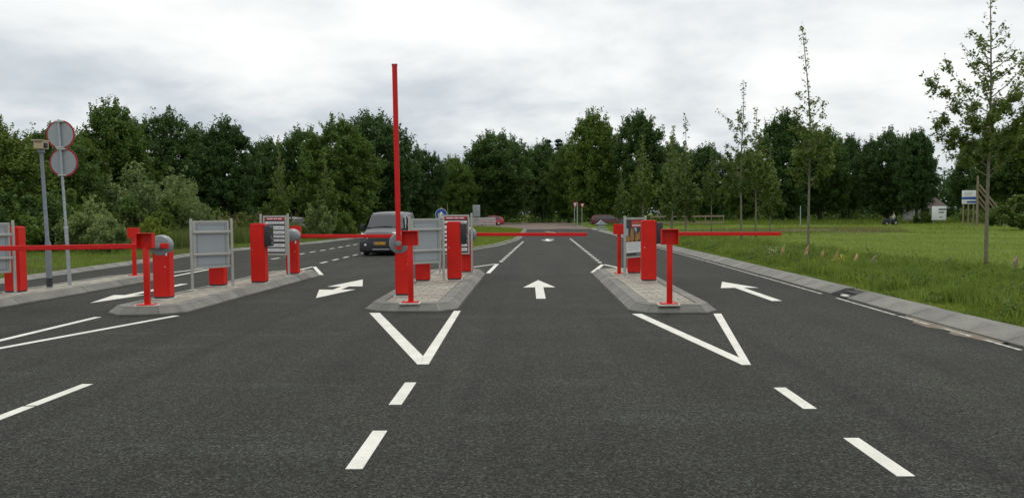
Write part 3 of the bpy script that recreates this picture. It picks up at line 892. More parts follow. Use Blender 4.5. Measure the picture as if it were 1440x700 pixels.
frame_sign((-2.38, 24.1), (-1.52, 24.15), 'framed board of white strips half hidden behind the machine on the raised-boom island', 'prices', top=1.58, bot=0.5)
frame_sign((2.36, 22.2), (2.98, 23.1), 'small stand with a colourful poster on the right-hand island', 'poster', top=1.47, bot=0.45, front=-1)

# camera pole and the double round sign at the far left
r = empty('camera_pole', (-10.8, 20.1, TOP), 0, 'grey pole topped by a beige camera, beside the two round signs', 'pole')
o = tube('pole', [(0, 0, -0.05), (0, 0, 1.0), (-0.012, 0, 1.08), (-0.07, 0, 3.05)], [0.064, 0.062, 0.043, 0.039], M['darksteel'], r, 16)
lathe('sticker', [(0.0655, 0.03), (0.0655, 0.22)], M['ink'], r, 'Z', (0, 0, 0), 16)
tube('bracket', [(-0.07, 0, 3.02), (-0.072, 0, 3.1)], [0.075, 0.075], M['darksteel'], r, 14)
b_ = box('camera_housing', -0.175, 0.035, -0.13, 0.13, 3.10, 3.27, M['beige'], r, 0.012)
box('visor', -0.185, 0.045, -0.2, 0.14, 3.272, 3.295, M['beige'], b_, 0.005)
box('lens_box', 0.036, 0.07, -0.09, 0.03, 3.13, 3.24, M['trim'], b_, 0.005)

r = empty('double_sign_post', (-10.72, 20.85, TOP), 0, 'tall post carrying two round red-rimmed signs seen from behind', 'road sign')
tube('pole', [(0, 0, -0.05), (-0.045, 0, 1.34)], [0.042, 0.042], M['steel'], r, 14)
tube('pole', [(-0.045, 0, 1.345), (-0.13, 0, 3.83)], [0.030, 0.030], M['steel'], r, 14)
tube('collar', [(-0.0445, 0, 1.32), (-0.046, 0, 1.37)], [0.052, 0.046], M['steel'], r, 14)
for zz, xx in ((3.49, -0.115), (2.85, -0.085)):
    d = lathe('sign_disc', [(0.30, 0.045), (0.335, 0.045), (0.335, 0.060), (0.30, 0.060)], M['signred'], r, 'Y', (xx + (0.0 if zz > 3 else 0.02), 0, zz), 48)
    lathe('back_plate', [(0.296, 0.040), (0.296, 0.0445)], M['sheet'], d, 'Y', (xx + (0.0 if zz > 3 else 0.02), 0, zz), 48)
    for dz in (0.30, -0.30):
        box('clamp', xx - 0.09, xx + 0.1, -0.038, 0.038, zz + dz - 0.018, zz + dz + 0.018, M['alu'], d, 0.004)

# ------------------------------------------------------------------ vehicles
def section(y, zb, zm, zt, wb, wm, wt):
    h = [(0.0, zb), (wb * 0.85, zb), (wb, zb + 0.10), (wm, zm), ((wm + wt) / 2 * 1.005, (zm + zt) / 2), (wt, zt - 0.09), (wt * 0.93, zt - 0.025), (wt * 0.6, zt), (0.0, zt + 0.012)]
    pts = [(x, y, z) for x, z in h] + [(-x, y, z) for x, z in h[-2:0:-1]]
    return pts
def car(name, label, cat, loc, rz, st, paint, wheels, glass, extras, wr=0.31, group=None, tw=0.2):
    r = empty(name, loc, rz, label, cat, group)
    rings = [section(*s) for s in st]
    k = len(rings[0]); V = [p for rg in rings for p in rg]; F = []
    for i in range(len(rings) - 1):
        for j in range(k): F.append((i * k + j, i * k + (j + 1) % k, (i + 1) * k + (j + 1) % k, (i + 1) * k + j))
    F.append(tuple(range(k))); F.append(tuple(range((len(rings) - 1) * k, len(rings) * k))[::-1])
    bm = bmesh.new(); vv = [bm.verts.new(v) for v in V]
    for f in F: bm.faces.new([vv[q] for q in f])
    body = bm_obj('body', bm, paint, r, smooth=38)
    for nm, quad, mat in glass:
        # bulged 4x3 patch between the corner points
        a, b2, c2, d2 = [Vector(p) for p in quad]
        nrm = (b2 - a).cross(d2 - a).normalized(); bul = 0.02
        V2 = []; nx, ny = 6, 4
        for j in range(ny + 1):
            for i in range(nx + 1):
                u, v = i / nx, j / ny
                p = a.lerp(b2, u).lerp(d2.lerp(c2, u), v)
                V2.append(p + nrm * bul * (1 - (2 * u - 1) ** 2))
        F2 = [(j * (nx + 1) + i, j * (nx + 1) + i + 1, (j + 1) * (nx + 1) + i + 1, (j + 1) * (nx + 1) + i) for j in range(ny) for i in range(nx)]
        pym(nm, V2, F2, mat, r, True)
    for (x, y) in wheels:
        s = 1 if x > 0 else -1
        w = lathe('wheel', [(wr * 0.62, -tw / 2), (wr * 0.92, -tw / 2), (wr, -tw / 2 + 0.03), (wr, tw / 2 - 0.03), (wr * 0.92, tw / 2), (wr * 0.62, tw / 2)], M['tyre'], r, 'X', (x, y, wr), 24)
        lathe('rim', [(wr * 0.6, s * (tw / 2 + 0.001)), (wr * 0.5, s * (tw / 2 + 0.012)), (wr * 0.15, s * (tw / 2 + 0.016))], M['rim'], w, 'X', (x, y, wr), 20)
    for fn in extras: fn(r)
    return r
# ---- the dark van, front towards the camera (front at y=0, pointing -Y)
van_st = [(-0.02, 0.34, 0.52, 0.72, 0.55, 0.62, 0.56), (0.02, 0.20, 0.52, 0.82, 0.68, 0.75, 0.68), (0.10, 0.17, 0.55, 0.93, 0.78, 0.83, 0.73), (0.30, 0.16, 0.62, 1.02, 0.84, 0.885, 0.76),
          (0.80, 0.16, 0.72, 1.13, 0.85, 0.90, 0.78), (0.98, 0.16, 0.85, 1.24, 0.85, 0.90, 0.77), (1.30, 0.16, 0.95, 1.58, 0.85, 0.90, 0.71), (1.48, 0.16, 1.0, 1.75, 0.85, 0.90, 0.69),
          (1.75, 0.16, 1.0, 1.83, 0.85, 0.90, 0.70), (2.6, 0.16, 1.0, 1.86, 0.85, 0.90, 0.72), (4.1, 0.24, 1.0, 1.84, 0.85, 0.89, 0.71), (4.35, 0.30, 1.0, 1.76, 0.83, 0.87, 0.68)]
van_glass = [('windscreen', [(-0.73, 0.905, 1.19), (0.73, 0.905, 1.19), (0.63, 1.43, 1.69), (-0.63, 1.43, 1.69)], M['glass']),
             ('side_window', [(0.885, 1.12, 1.1), (0.885, 2.2, 1.1), (0.775, 2.2, 1.62), (0.775, 1.55, 1.62)], M['glass']),
             ('side_window', [(-0.885, 2.2, 1.1), (-0.885, 1.12, 1.1), (-0.775, 1.55, 1.62), (-0.775, 2.2, 1.62)], M['glass'])]
def van_extras(r):
    bp = box('bumper', -0.86, 0.86, -0.075, 0.2, 0.17, 0.62, M['trim'], r, 0.06, 3)
    box('lower_strip', -0.30, 0.42, -0.085, -0.073, 0.255, 0.285, M['chrome'], bp, 0.004)
    for s in (-1, 1):
        lathe('fog_lamp', [(0.05, -0.083), (0.05, -0.06)], M['lamp'], bp, 'Y', (s * 0.60, 0, 0.47), 14)
        h = bmesh.new()
        vs_ = [bm_v for bm_v in ((s * 0.50, -0.03, 0.74), (s * 0.80, 0.10, 0.74), (s * 0.845, 0.26, 0.98), (s * 0.60, 0.05, 0.90))]
        q = [h.verts.new(v) for v in vs_] + [h.verts.new((v[0], v[1] + 0.10, v[2])) for v in vs_]
        for f in ((0, 1, 2, 3), (7, 6, 5, 4), (0, 4, 5, 1), (1, 5, 6, 2), (2, 6, 7, 3), (3, 7, 4, 0)): h.faces.new([q[i] for i in f])
        bm_obj('headlight', h, M['lamp'], r, smooth=30)
        mr = box('mirror', s * 0.93 - 0.02 if s > 0 else s * 0.93 - 0.17, s * 0.93 + 0.17 if s > 0 else s * 0.93 + 0.02, 1.10, 1.22, 1.06, 1.32, M['trim'], r, 0.04, 3)
        box('mirror_arm', min(s * 0.84, s * 0.95), max(s * 0.84, s * 0.95), 1.13, 1.19, 1.07, 1.12, M['trim'], mr)
    g = box('grille', -0.46, 0.46, -0.05, 0.02, 0.66, 0.80, M['trim'], r, 0.02)
    for k in range(3):
        box('grille_bar', -0.44, 0.44, -0.056, -0.049, 0.685 + k * 0.04, 0.695 + k * 0.04, M['chrome'] if k == 2 else M['darksteel'], g)
    p = box('number_plate', -0.26, 0.26, -0.092, -0.0755, 0.46, 0.575, M['plate'], r, 0.004)
    box('country_band', -0.256, -0.215, -0.094, -0.0915, 0.463, 0.572, M['signblue'], p)
    cu = bpy.data.curves.new('plate_lettering', 'FONT'); cu.body = '8-VPX-74'; cu.size = 0.115; cu.align_x = 'CENTER'; cu.extrude = 0.0008
    cu.materials.append(M['ink'])
    tmp = bpy.data.objects.new('tmp', cu); C.objects.link(tmp)
    tm_ = bpy.data.meshes.new_from_object(tmp.evaluated_get(bpy.context.evaluated_depsgraph_get()))
    bpy.data.objects.remove(tmp)
    t_ = bpy.data.objects.new('plate_lettering', tm_); C.objects.link(t_); t_.parent = p
    t_.location = (0.02, -0.0935, 0.478); t_.rotation_euler = (R(90), 0, 0)
    for s in (-1, 1):
        tube('wiper', [(s * 0.10 - 0.35, 0.878, 1.195), (s * 0.10 + 0.25, 0.90, 1.24)], 0.008, M['trim'], r, 6)
    box('underbody', -0.8, 0.8, 0.25, 4.1, 0.10, 0.165, M['trim'], r, 0.02)
    # stowed things seen through the screen: dashboard top
    box('cowl', -0.74, 0.74, 0.86, 0.93, 1.145, 1.19, M['trim'], r, 0.01)
car('van', 'dark grey delivery van with a yellow number plate facing the barriers', 'van', (-6.28, 38.0, 0), R(-3), van_st, M['vanpaint'],
    [(0.76, 0.78), (-0.76, 0.78), (0.76, 3.45), (-0.76, 3.45)], van_glass, [van_extras], 0.315)

car_st = [(-0.02, 0.32, 0.46, 0.60, 0.5, 0.58, 0.52), (0.05, 0.24, 0.46, 0.70, 0.7, 0.76, 0.68), (0.3, 0.2, 0.52, 0.82, 0.8, 0.84, 0.72), (1.05, 0.2, 0.6, 0.96, 0.82, 0.86, 0.74),
          (1.55, 0.2, 0.8, 1.26, 0.82, 0.87, 0.64), (1.95, 0.2, 0.85, 1.43, 0.82, 0.87, 0.60), (2.7, 0.2, 0.85, 1.47, 0.82, 0.87, 0.60), (3.4, 0.2, 0.85, 1.40, 0.82, 0.87, 0.59),
          (3.85, 0.22, 0.8, 1.22, 0.82, 0.86, 0.60), (4.1, 0.28, 0.7, 0.98, 0.78, 0.82, 0.66), (4.2, 0.34, 0.6, 0.80, 0.7, 0.76, 0.66)]
wag_st = car_st[:6] + [(2.7, 0.2, 0.85, 1.49, 0.82, 0.87, 0.61), (3.8, 0.2, 0.85, 1.46, 0.82, 0.87, 0.61), (4.25, 0.24, 0.8, 1.30, 0.8, 0.85, 0.60), (4.42, 0.32, 0.7, 0.95, 0.76, 0.81, 0.66)]
def car_glass(rear):
    g = [('windscreen', [(-0.66, 1.16, 1.02), (0.66, 1.16, 1.02), (0.55, 1.80, 1.385), (-0.55, 1.80, 1.385)], M['glass'])]
    for s in (1, -1):
        for ya, yb, yta, ytb in ((1.35, 2.4, 1.72, 2.4), (2.48, rear, 2.48, rear - 0.35)):
            q = [(s * 0.865, ya, 0.93), (s * 0.865, yb, 0.93), (s * 0.665, ytb, 1.35), (s * 0.665, yta, 1.35)]
            if s < 0: q = [q[1], q[0], q[3], q[2]]
            g.append(('side_window', q, M['glass']))
    return g
def car_extras(r):
    for s in (-1, 1):
        box('headlight', s * 0.62 - 0.13, s * 0.62 + 0.13, -0.012, 0.2, 0.60, 0.72, M['lamp'], r, 0.03)
        box('tail_light', s * 0.68 - 0.09, s * 0.68 + 0.09, 3.98, 4.24, 0.72, 0.9, M['signred'], r, 0.03)
        box('mirror', s * 0.96 - 0.08, s * 0.96 + 0.08, 1.38, 1.48, 0.92, 1.05, M['trim'], r, 0.03)
    box('bumper', -0.72, 0.72, -0.04, 0.1, 0.26, 0.42, M['trim'], r, 0.03)
WH = [(0.74, 0.78), (-0.74, 0.78), (0.74, 3.35), (-0.74, 3.35)]
car('parked_car', 'bright red car parked far down the road beside the white fence', 'car', (-7.9, 136, 0.03), R(-82), car_st, M['carred'], WH, car_glass(3.75), [car_extras], group='cars far behind the barriers')
car('parked_car', 'dark maroon car half hidden by grass right of the give-way signs', 'car', (12.4, 116, 0.05), R(96), wag_st, M['cardark'], WH, car_glass(4.05), [car_extras], group='cars far behind the barriers')
for k, (x, y, rz, lb) in enumerate(((-26.5, 80, 70, 'white car roof showing behind weeds, leftmost of three'), (-20.0, 76, 80, 'white car roof showing behind weeds above the white-strip board'), (-18.2, 80, 84, 'white car roof showing behind weeds nearest the van'))):
    car('parked_car', lb, 'car', (x, y, 0.12), R(rz), wag_st, M['carwhite'], WH, car_glass(4.05), [car_extras], group='cars far behind the barriers')

# ------------------------------------------------------------------ far street furniture
def round_sign(x, y, zc_, rad, label):
    r = empty('round_sign', (x, y, 0.1), 0, label, 'road sign')
    tube('pole', [(0, 0, 0), (0, 0, zc_ + rad + 0.08)], 0.035, M['steel'], r)
    d = lathe('sign_face', [(rad, -0.055), (rad, -0.042)], M['signblue'], r, 'Y', (0, 0, zc_), 36)
    lathe('rim', [(rad + 0.02, -0.05), (rad + 0.02, -0.036)], M['white'], d, 'Y', (0, 0, zc_), 36)
    pym('arrow', [(s * a, -0.058, zc_ + b2) for s, a, b2 in ((-1, .05, -.22), (1, .05, -.22), (1, .05, .02), (1, .15, .0), (1, 0, .2), (-1, .15, .0), (-1, .05, .02))], [(0, 1, 2, 3, 4, 5, 6)], M['white'], d)
round_sign(-5.25, 54.5, 1.62, 0.34, 'blue round sign with white arrow showing above the grey panel')
def give_way(x, y, zt, label, rz=0.0):
    r = empty('give_way_sign', (x, y, 0.05), rz, label, 'road sign', 'give-way signs at the far junction')
    tube('pole', [(0, 0.02, 0), (0, 0.02, zt)], 0.045, M['steel'], r)
    f = bmesh.new()
    q = [f.verts.new((sx_, yy, sz)) for yy in (-0.05, -0.03) for sx_, sz in ((-0.42, zt), (0.42, zt), (0, zt - 0.74))]
    for ff in ((0, 1, 2), (5, 4, 3), (0, 3, 4, 1), (1, 4, 5, 2), (2, 5, 3, 0)): f.faces.new([q[i] for i in ff])
    d = bm_obj('sign_face', f, M['signred'], r)
    pym('inner_face', [(-0.24, -0.053, zt - 0.10), (0.24, -0.053, zt - 0.10), (0, -0.053, zt - 0.52)], [(0, 1, 2)], M['white'], d)
give_way(4.75, 93, 2.85, 'nearer give-way sign at the far end of the road', R(52))
give_way(7.0, 118, 3.0, 'farther give-way sign behind the pale post', R(40))
r = empty('marker_post', (5.05, 93.5, 0.05), 0, 'plain pale post standing between the give-way signs', 'post')
tube('shaft', [(0, 0, 0), (0, 0, 2.75)], 0.055, M['alu'], r)
lathe('cap', [(0.06, 2.751), (0.02, 2.80)], M['alu'], r, 'Z', (0, 0, 0), 12)

def picket_fence(x0, x1, y, zs, hgt, mat, label, step, th=0.05, rw=0.09):
    r = empty('rail_fence', (x0, y, 0.05), 0, label, 'fence')
    n = int((x1 - x0) / step)
    for k in range(n + 1):
        xx = k * (x1 - x0) / n
        box('fence_post', xx - 0.05, xx + 0.05, 0.0, 0.09, 0, hgt, mat, r)
    for zz in zs:
        box('rail', -0.06, x1 - x0 + 0.06, -th, -0.002, zz - rw, zz + rw, mat, r)
picket_fence(-8.9, -4.7, 128, (0.35, 0.72, 1.08), 1.2, M['render'], 'white board fence across the end of the road', 1.05, rw=0.14)
picket_fence(13.5, 21.5, 100, (0.55, 1.25), 1.35, M['wood'], 'weathered wooden rail fence beyond the young trees', 2.0)

r = empty('information_board', (-7.0, 122, 0.05), 0, 'pale upright information board on legs before the white fence', 'sign')
for xx in (-0.35, 0.35): box('leg', xx - 0.04, xx + 0.04, 0, 0.08, 0, 2.9, M['alu'], r)
p = box('panel', -0.5, 0.5, -0.06, -0.002, 1.35, 2.95, M['sheet'], r, 0.01)
for k in range(8): box('lettering', -0.4, 0.35 - 0.1 * (k % 3), -0.064, -0.06, 1.5 + 0.17 * k, 1.56 + 0.17 * k, M['grey_ink'], p)
r = empty('wooden_pole', (-9.4, 105, 0.05), 0, 'thin wooden pole rising behind the blue round sign', 'pole')
tube('shaft', [(0, 0, 0), (0, 0, 2.95)], [0.07, 0.05], M['wood'], r)
lathe('cap', [(0.055, 2.951), (0.03, 2.99)], M['wood'], r, 'Z', (0, 0, 0), 10)

r = empty('garden_stand', (6.95 + 0.15, 88.5, 0.1), R(12), 'small grey slatted stand with gabled top at the road edge', 'stand')
box('base', -0.42, 0.62, -0.25, 0.25, 0, 0.10, M['sheet'], r, 0.01)
for xx in (-0.28, 0.28): box('upright', xx - 0.06, xx + 0.06, -0.08, 0.08, 0.10, 0.52, M['sheet'], r)
for k in range(2): box('slat', -0.36, 0.36, -0.11, -0.082, 0.20 + 0.16 * k, 0.30 + 0.16 * k, M['sheet'], r)
box('shelf', -0.55, 0.55, -0.2, 0.2, 0.521, 0.62, M['sheet'], r, 0.01)
bm = bmesh.new()
q = [bm.verts.new((sx_, yy, sz)) for yy in (-0.15, 0.15) for sx_, sz in ((-0.4, 0.621), (0.4, 0.621), (0, 0.95))]
for ff in ((0, 1, 2), (5, 4, 3), (0, 3, 4, 1), (1, 4, 5, 2), (2, 5, 3, 0)): bm.faces.new([q[i] for i in ff])
bm_obj('gable', bm, M['sheet'], r)

# ---- people (small, far away)
def person(name, loc, rz, joints, label, mats, split, hair_at):
    """joints: list of (parent index, xyz, radius); one skinned continuous figure"""
    me = bpy.data.meshes.new('tmp')
    me.from_pydata([j[1] for j in joints], [(j[0], i) for i, j in enumerate(joints) if j[0] >= 0], [])
    o = bpy.data.objects.new('tmp', me); C.objects.link(o)
    sk_ = o.modifiers.new('skin', 'SKIN'); o.modifiers.new('sub', 'SUBSURF').levels = 1
    for i, j in enumerate(joints):
        me.skin_vertices[0].data[i].radius = (j[2], j[2])
    me.skin_vertices[0].data[0].use_root = True
    dg = bpy.context.evaluated_depsgraph_get()
    m2 = bpy.data.meshes.new_from_object(o.evaluated_get(dg))
    bpy.data.objects.remove(o)
    m2.materials.clear()
    for m_ in mats: m2.materials.append(m_)
    for p in m2.polygons:
        p.material_index = split(p.center); p.use_smooth = True
    r = empty('person', loc, rz, label, 'person')
    ob = bpy.data.objects.new('body', m2); C.objects.link(ob); ob.parent = r
    lathe('hair', [(0.03, 0.10), (0.095, 0.06), (0.112, 0.0), (0.10, -0.04)], M['hair'], r, 'Z', hair_at, 14)
    return r
stand = [(-1, (0, 0, 0.95), 0.15), (0, (0, 0, 1.2), 0.14), (1, (0, 0, 1.42), 0.15), (2, (0, 0, 1.53), 0.06), (3, (0, -0.01, 1.60), 0.085), (4, (0, -0.01, 1.72), 0.085),
         (2, (0.19, 0, 1.40), 0.07), (6, (0.24, 0.02, 1.12), 0.05), (7, (0.24, -0.06, 0.86), 0.04), (8, (0.235, -0.09, 0.74), 0.035),
         (2, (-0.19, 0, 1.40), 0.07), (10, (-0.24, 0.02, 1.12), 0.05), (11, (-0.24, -0.06, 0.86), 0.04), (12, (-0.235, -0.09, 0.74), 0.035),
         (0, (0.10, 0, 0.86), 0.10), (14, (0.11, -0.02, 0.48), 0.07), (15, (0.12, 0.02, 0.09), 0.05), (16, (0.13, -0.12, 0.04), 0.04),
         (0, (-0.10, 0, 0.86), 0.10), (18, (-0.11, -0.02, 0.48), 0.07), (19, (-0.12, 0.02, 0.09), 0.05), (20, (-0.13, -0.12, 0.04), 0.04)]
person('person', (10.2, 100, 0.12), R(20), stand, 'standing person in dark clothes beside the maroon car', [M['darkcloth'], M['bluecloth'], M['skin']],
       lambda c_: 2 if c_.z > 1.5 or (abs(c_.x) > 0.2 and c_.z < 0.82 and c_.z > 0.6) else (1 if c_.z < 0.9 else 0), (0, 0.0, 1.74))
# ride-on vehicle with a seated rider, facing left (-X)
VX, VY = 40.6, 102.0
r = empty('ride_on_mower', (VX, VY, 0.1), 0, 'small dark ride-on vehicle on the far lawn, carrying a person', 'ride-on vehicle')
bd = box('hood', -0.85, -0.2, -0.3, 0.3, 0.28, 0.72, M['darkcloth'], r, 0.08, 3)
box('chassis', -0.8, 0.6, -0.28, 0.28, 0.2, 0.34, M['trim'], r, 0.03)
st_ = box('seat', 0.12, 0.55, -0.22, 0.22, 0.42, 0.54, M['trim'], r, 0.04)
box('seat_back', 0.5, 0.6, -0.22, 0.22, 0.545, 0.92, M['trim'], st_, 0.03)
box('seat_mount', 0.2, 0.5, -0.12, 0.12, 0.341, 0.419, M['trim'], r)
tube('steering_column', [(-0.25, 0, 0.6), (-0.12, 0, 0.85)], 0.025, M['trim'], r, 8)
lathe('steering_wheel', [(0.15, 0.84), (0.17, 0.855), (0.15, 0.87)], M['trim'], r, 'Z', (-0.11, 0, 0), 16)
for xx, rr in ((-0.62, 0.2), (0.38, 0.26)):
    for s in (-1, 1):
        w = lathe('wheel', [(rr * 0.5, -0.07), (rr, -0.06), (rr, 0.06), (rr * 0.5, 0.07)], M['tyre'], r, 'Y', (xx, s * 0.36, rr), 18)
        lathe('rim', [(rr * 0.48, s * 0.071), (rr * 0.2, s * 0.075)], M['rim'], w, 'Y', (xx, s * 0.36, rr), 14)
sit = [(-1, (0.34, 0, 0.64), 0.15), (0, (0.36, 0, 0.86), 0.14), (1, (0.33, 0, 1.08), 0.15), (2, (0.31, 0, 1.19), 0.06), (3, (0.29, 0, 1.26), 0.085), (4, (0.28, 0, 1.38), 0.085),
       (2, (0.33, 0.19, 1.06), 0.07), (6, (0.16, 0.23, 0.86), 0.05), (7, (-0.06, 0.14, 0.92), 0.04), (2, (0.33, -0.19, 1.06), 0.07), (9, (0.16, -0.23, 0.86), 0.05), (10, (-0.06, -0.14, 0.92), 0.04),
       (0, (0.22, 0.13, 0.64), 0.095), (12, (-0.12, 0.16, 0.66), 0.07), (13, (-0.18, 0.2, 0.4), 0.05), (14, (-0.28, 0.2, 0.385), 0.04),
       (0, (0.22, -0.13, 0.64), 0.095), (16, (-0.12, -0.16, 0.66), 0.07), (17, (-0.18, -0.2, 0.4), 0.05), (18, (-0.28, -0.2, 0.385), 0.04)]
person('person', (VX, VY, 0.1), 0, sit, 'person in a pale top seated on the ride-on vehicle on the far lawn', [M['paletop'], M['bluecloth'], M['skin']],
       lambda c_: 2 if c_.z > 1.17 or c_.x < 0.0 and c_.z > 0.82 else (1 if c_.z < 0.74 else 0), (0.29, 0, 1.40))

# ---- sheds, house, boards on the right
def gable_house(name, label, loc, rz, w, d, h, rh, wall, roof_m, wins):
    r = empty(name, loc, rz, label, 'building')
    bm = bmesh.new(); add_box(bm, -w / 2, w / 2, 0, d, 0, h)
    q = [bm.verts.new((sx_, yy, zz)) for yy in (0.02, d - 0.02) for sx_, zz in ((-w / 2 + .01, h), (w / 2 - .01, h), (0, h + rh - .05))] if False else None
    bm_obj('wall', bm, wall, r)
    bm = bmesh.new(); ov = 0.35
    P = [(-w / 2 - ov, -ov, h - 0.05), (w / 2 + ov, -ov, h - 0.05), (w / 2 + ov, d + ov, h - 0.05), (-w / 2 - ov, d + ov, h - 0.05), (-w / 2 + w * .18, d / 2, h + rh), (w / 2 - w * .18, d / 2, h + rh)]
    vv = [bm.verts.new(p) for p in P]
    for f in ((0, 1, 5, 4), (1, 2, 5), (2, 3, 4, 5), (3, 0, 4), (3, 2, 1, 0)): bm.faces.new([vv[i] for i in f])
    rf = bm_obj('roof', bm, roof_m, r)
    box('ridge', -w / 2 + w * .18, w / 2 - w * .18, d / 2 - .12, d / 2 + .12, h + rh - .04, h + rh + .08, roof_m, rf)
    box('gutter', -w / 2 - ov, w / 2 + ov, -ov - 0.1, -ov - 0.002, h - 0.1, h + 0.02, M['sheet'], rf)
    for x0, x1, z0, z1, door in wins:
        f = box('door' if door else 'window', x0, x1, -0.06, -0.002, z0, z1, M['ink'] if not door else M['trim'], r)
        if not door:
            for xx in (x0, (x0 + x1) / 2, x1): box('frame', xx - 0.04, xx + 0.04, -0.09, -0.061, z0, z1, M['white'], f)
        else: box('handle', x1 - 0.18, x1 - 0.1, -0.1, -0.061, 1.0, 1.06, M['chrome'], f)
    return r
gable_house('outbuilding', 'low white shed with brown tiled roof behind the lawn at right', (52.0, 118, 0), 0, 3.9, 4, 2.1, 1.5, M['render'], M['roof'], [(-1.2, -0.2, 0, 1.9, True), (0.0, 1.1, 0.5, 1.8, False)])
gable_house('cottage', 'white cottage with brown roof glimpsed behind the young trees', (29.5, 176, 0), R(-10), 9, 6, 4.2, 2.6, M['render'], M['roof'], [(-3.0, -1.8, 2.4, 3.8, False), (-0.6, 0.6, 2.4, 3.8, False), (1.8, 3.0, 2.4, 3.8, False), (-0.5, 0.5, 0, 2.0, True)])
r = empty('notice_board', (47.7, 106, 0.1), R(-6), 'white notice board with black lettering in front of the shed', 'sign')
for xx in (-0.6, 0.6): box('leg', xx - 0.05, xx + 0.05, 0, 0.1, 0, 2.1, M['wood'], r)
p = box('panel', -0.8, 0.8, -0.05, -0.002, 0.5, 2.1, M['white'], r, 0.01)
rnd = random.Random(5)
for zz, hh, x0, x1 in ((1.72, 0.2, -0.05, 0.65), (1.38, 0.16, -0.05, 0.55), (0.85, 0.1, 0.05, 0.35)):
    xx = x0
    while xx < x1:
        w = rnd.uniform(0.07, 0.12); box('lettering', xx, xx + w, -0.055, -0.0505, zz - hh / 2, zz + hh / 2, M['ink'], p); xx += w + 0.025
r = empty('billboard', (45.8, 95, 0.1), R(-8), 'blue and white billboard on posts beside the slanted beams', 'sign')
for xx in (-0.5, 0.0, 0.5): box('leg', xx - 0.06, xx + 0.06, 0, 0.12, 0, 2.45, M['wood'], r)
p = box('panel', -0.68, 0.68, -0.06, -0.002, 2.25, 3.65, M['white'], r, 0.01)
box('blue_band', -0.68, 0.68, -0.065, -0.061, 2.72, 2.98, M['signblue'], p)
box('blue_band', -0.2, 0.68, -0.065, -0.061, 2.36, 2.54, M['signblue'], p)
for k in range(3): box('lettering', -0.5, 0.2 + 0.1 * k, -0.065, -0.061, 3.1 + 0.16 * k, 3.16 + 0.16 * k, M['grey_ink'], p)
r = empty('beam_frame', (46.2, 94, 0.1), R(-5), 'tall wooden pole with parallel slanted beams right of the billboard', 'frame')
tube('pole', [(0, 0, 0), (0, 0, 5.1)], [0.13, 0.10], M['wood'], r)
for k, (za, L) in enumerate(((4.15, 3.9), (3.75, 3.8), (3.15, 3.4), (2.7, 3.0))):
    bm = bmesh.new(); add_box(bm, 0, L, -0.07 + 0.0 * k, 0.07, -0.08, 0.08)
    bmesh.ops.rotate(bm, verts=bm.verts, cent=(0, 0, 0), matrix=Matrix.Rotation(R(52), 3, 'Y'))
    o = bm_obj('beam', bm, M['wood'], r); o.location = (0.08, 0.2 * k - 0.3, za)
box('brace_post', 2.2, 2.36, -0.08, 0.08, 0, 1.6, M['wood'], r)
r = empty('wire_fence', (44, 84, 0.1), 0, 'wire fence on thin posts along the right edge of the lawn', 'fence')
for k in range(9):
    tube('fence_post', [(k * 2.0, -k * 0.9, 0), (k * 2.0, -k * 0.9, 1.75)], 0.04, M['steel'], r, 6)
for zz in (0.4, 0.85, 1.3, 1.7):
    tube('wire', [(0, 0.05, zz), (16.0, -7.2 + 0.05, zz)], 0.012, M['steel'], r, 4)
r = empty('lawn_marker_post', (30.8, 103, 0.1), 0, 'thin pale post alone on the far lawn before the trees', 'post')
tube('shaft', [(0, 0, 0), (0, 0, 2.2)], 0.05, M['steel'], r, 8)
lathe('cap', [(0.055, 2.201), (0.02, 2.24)], M['steel'], r, 'Z', (0, 0, 0), 8)

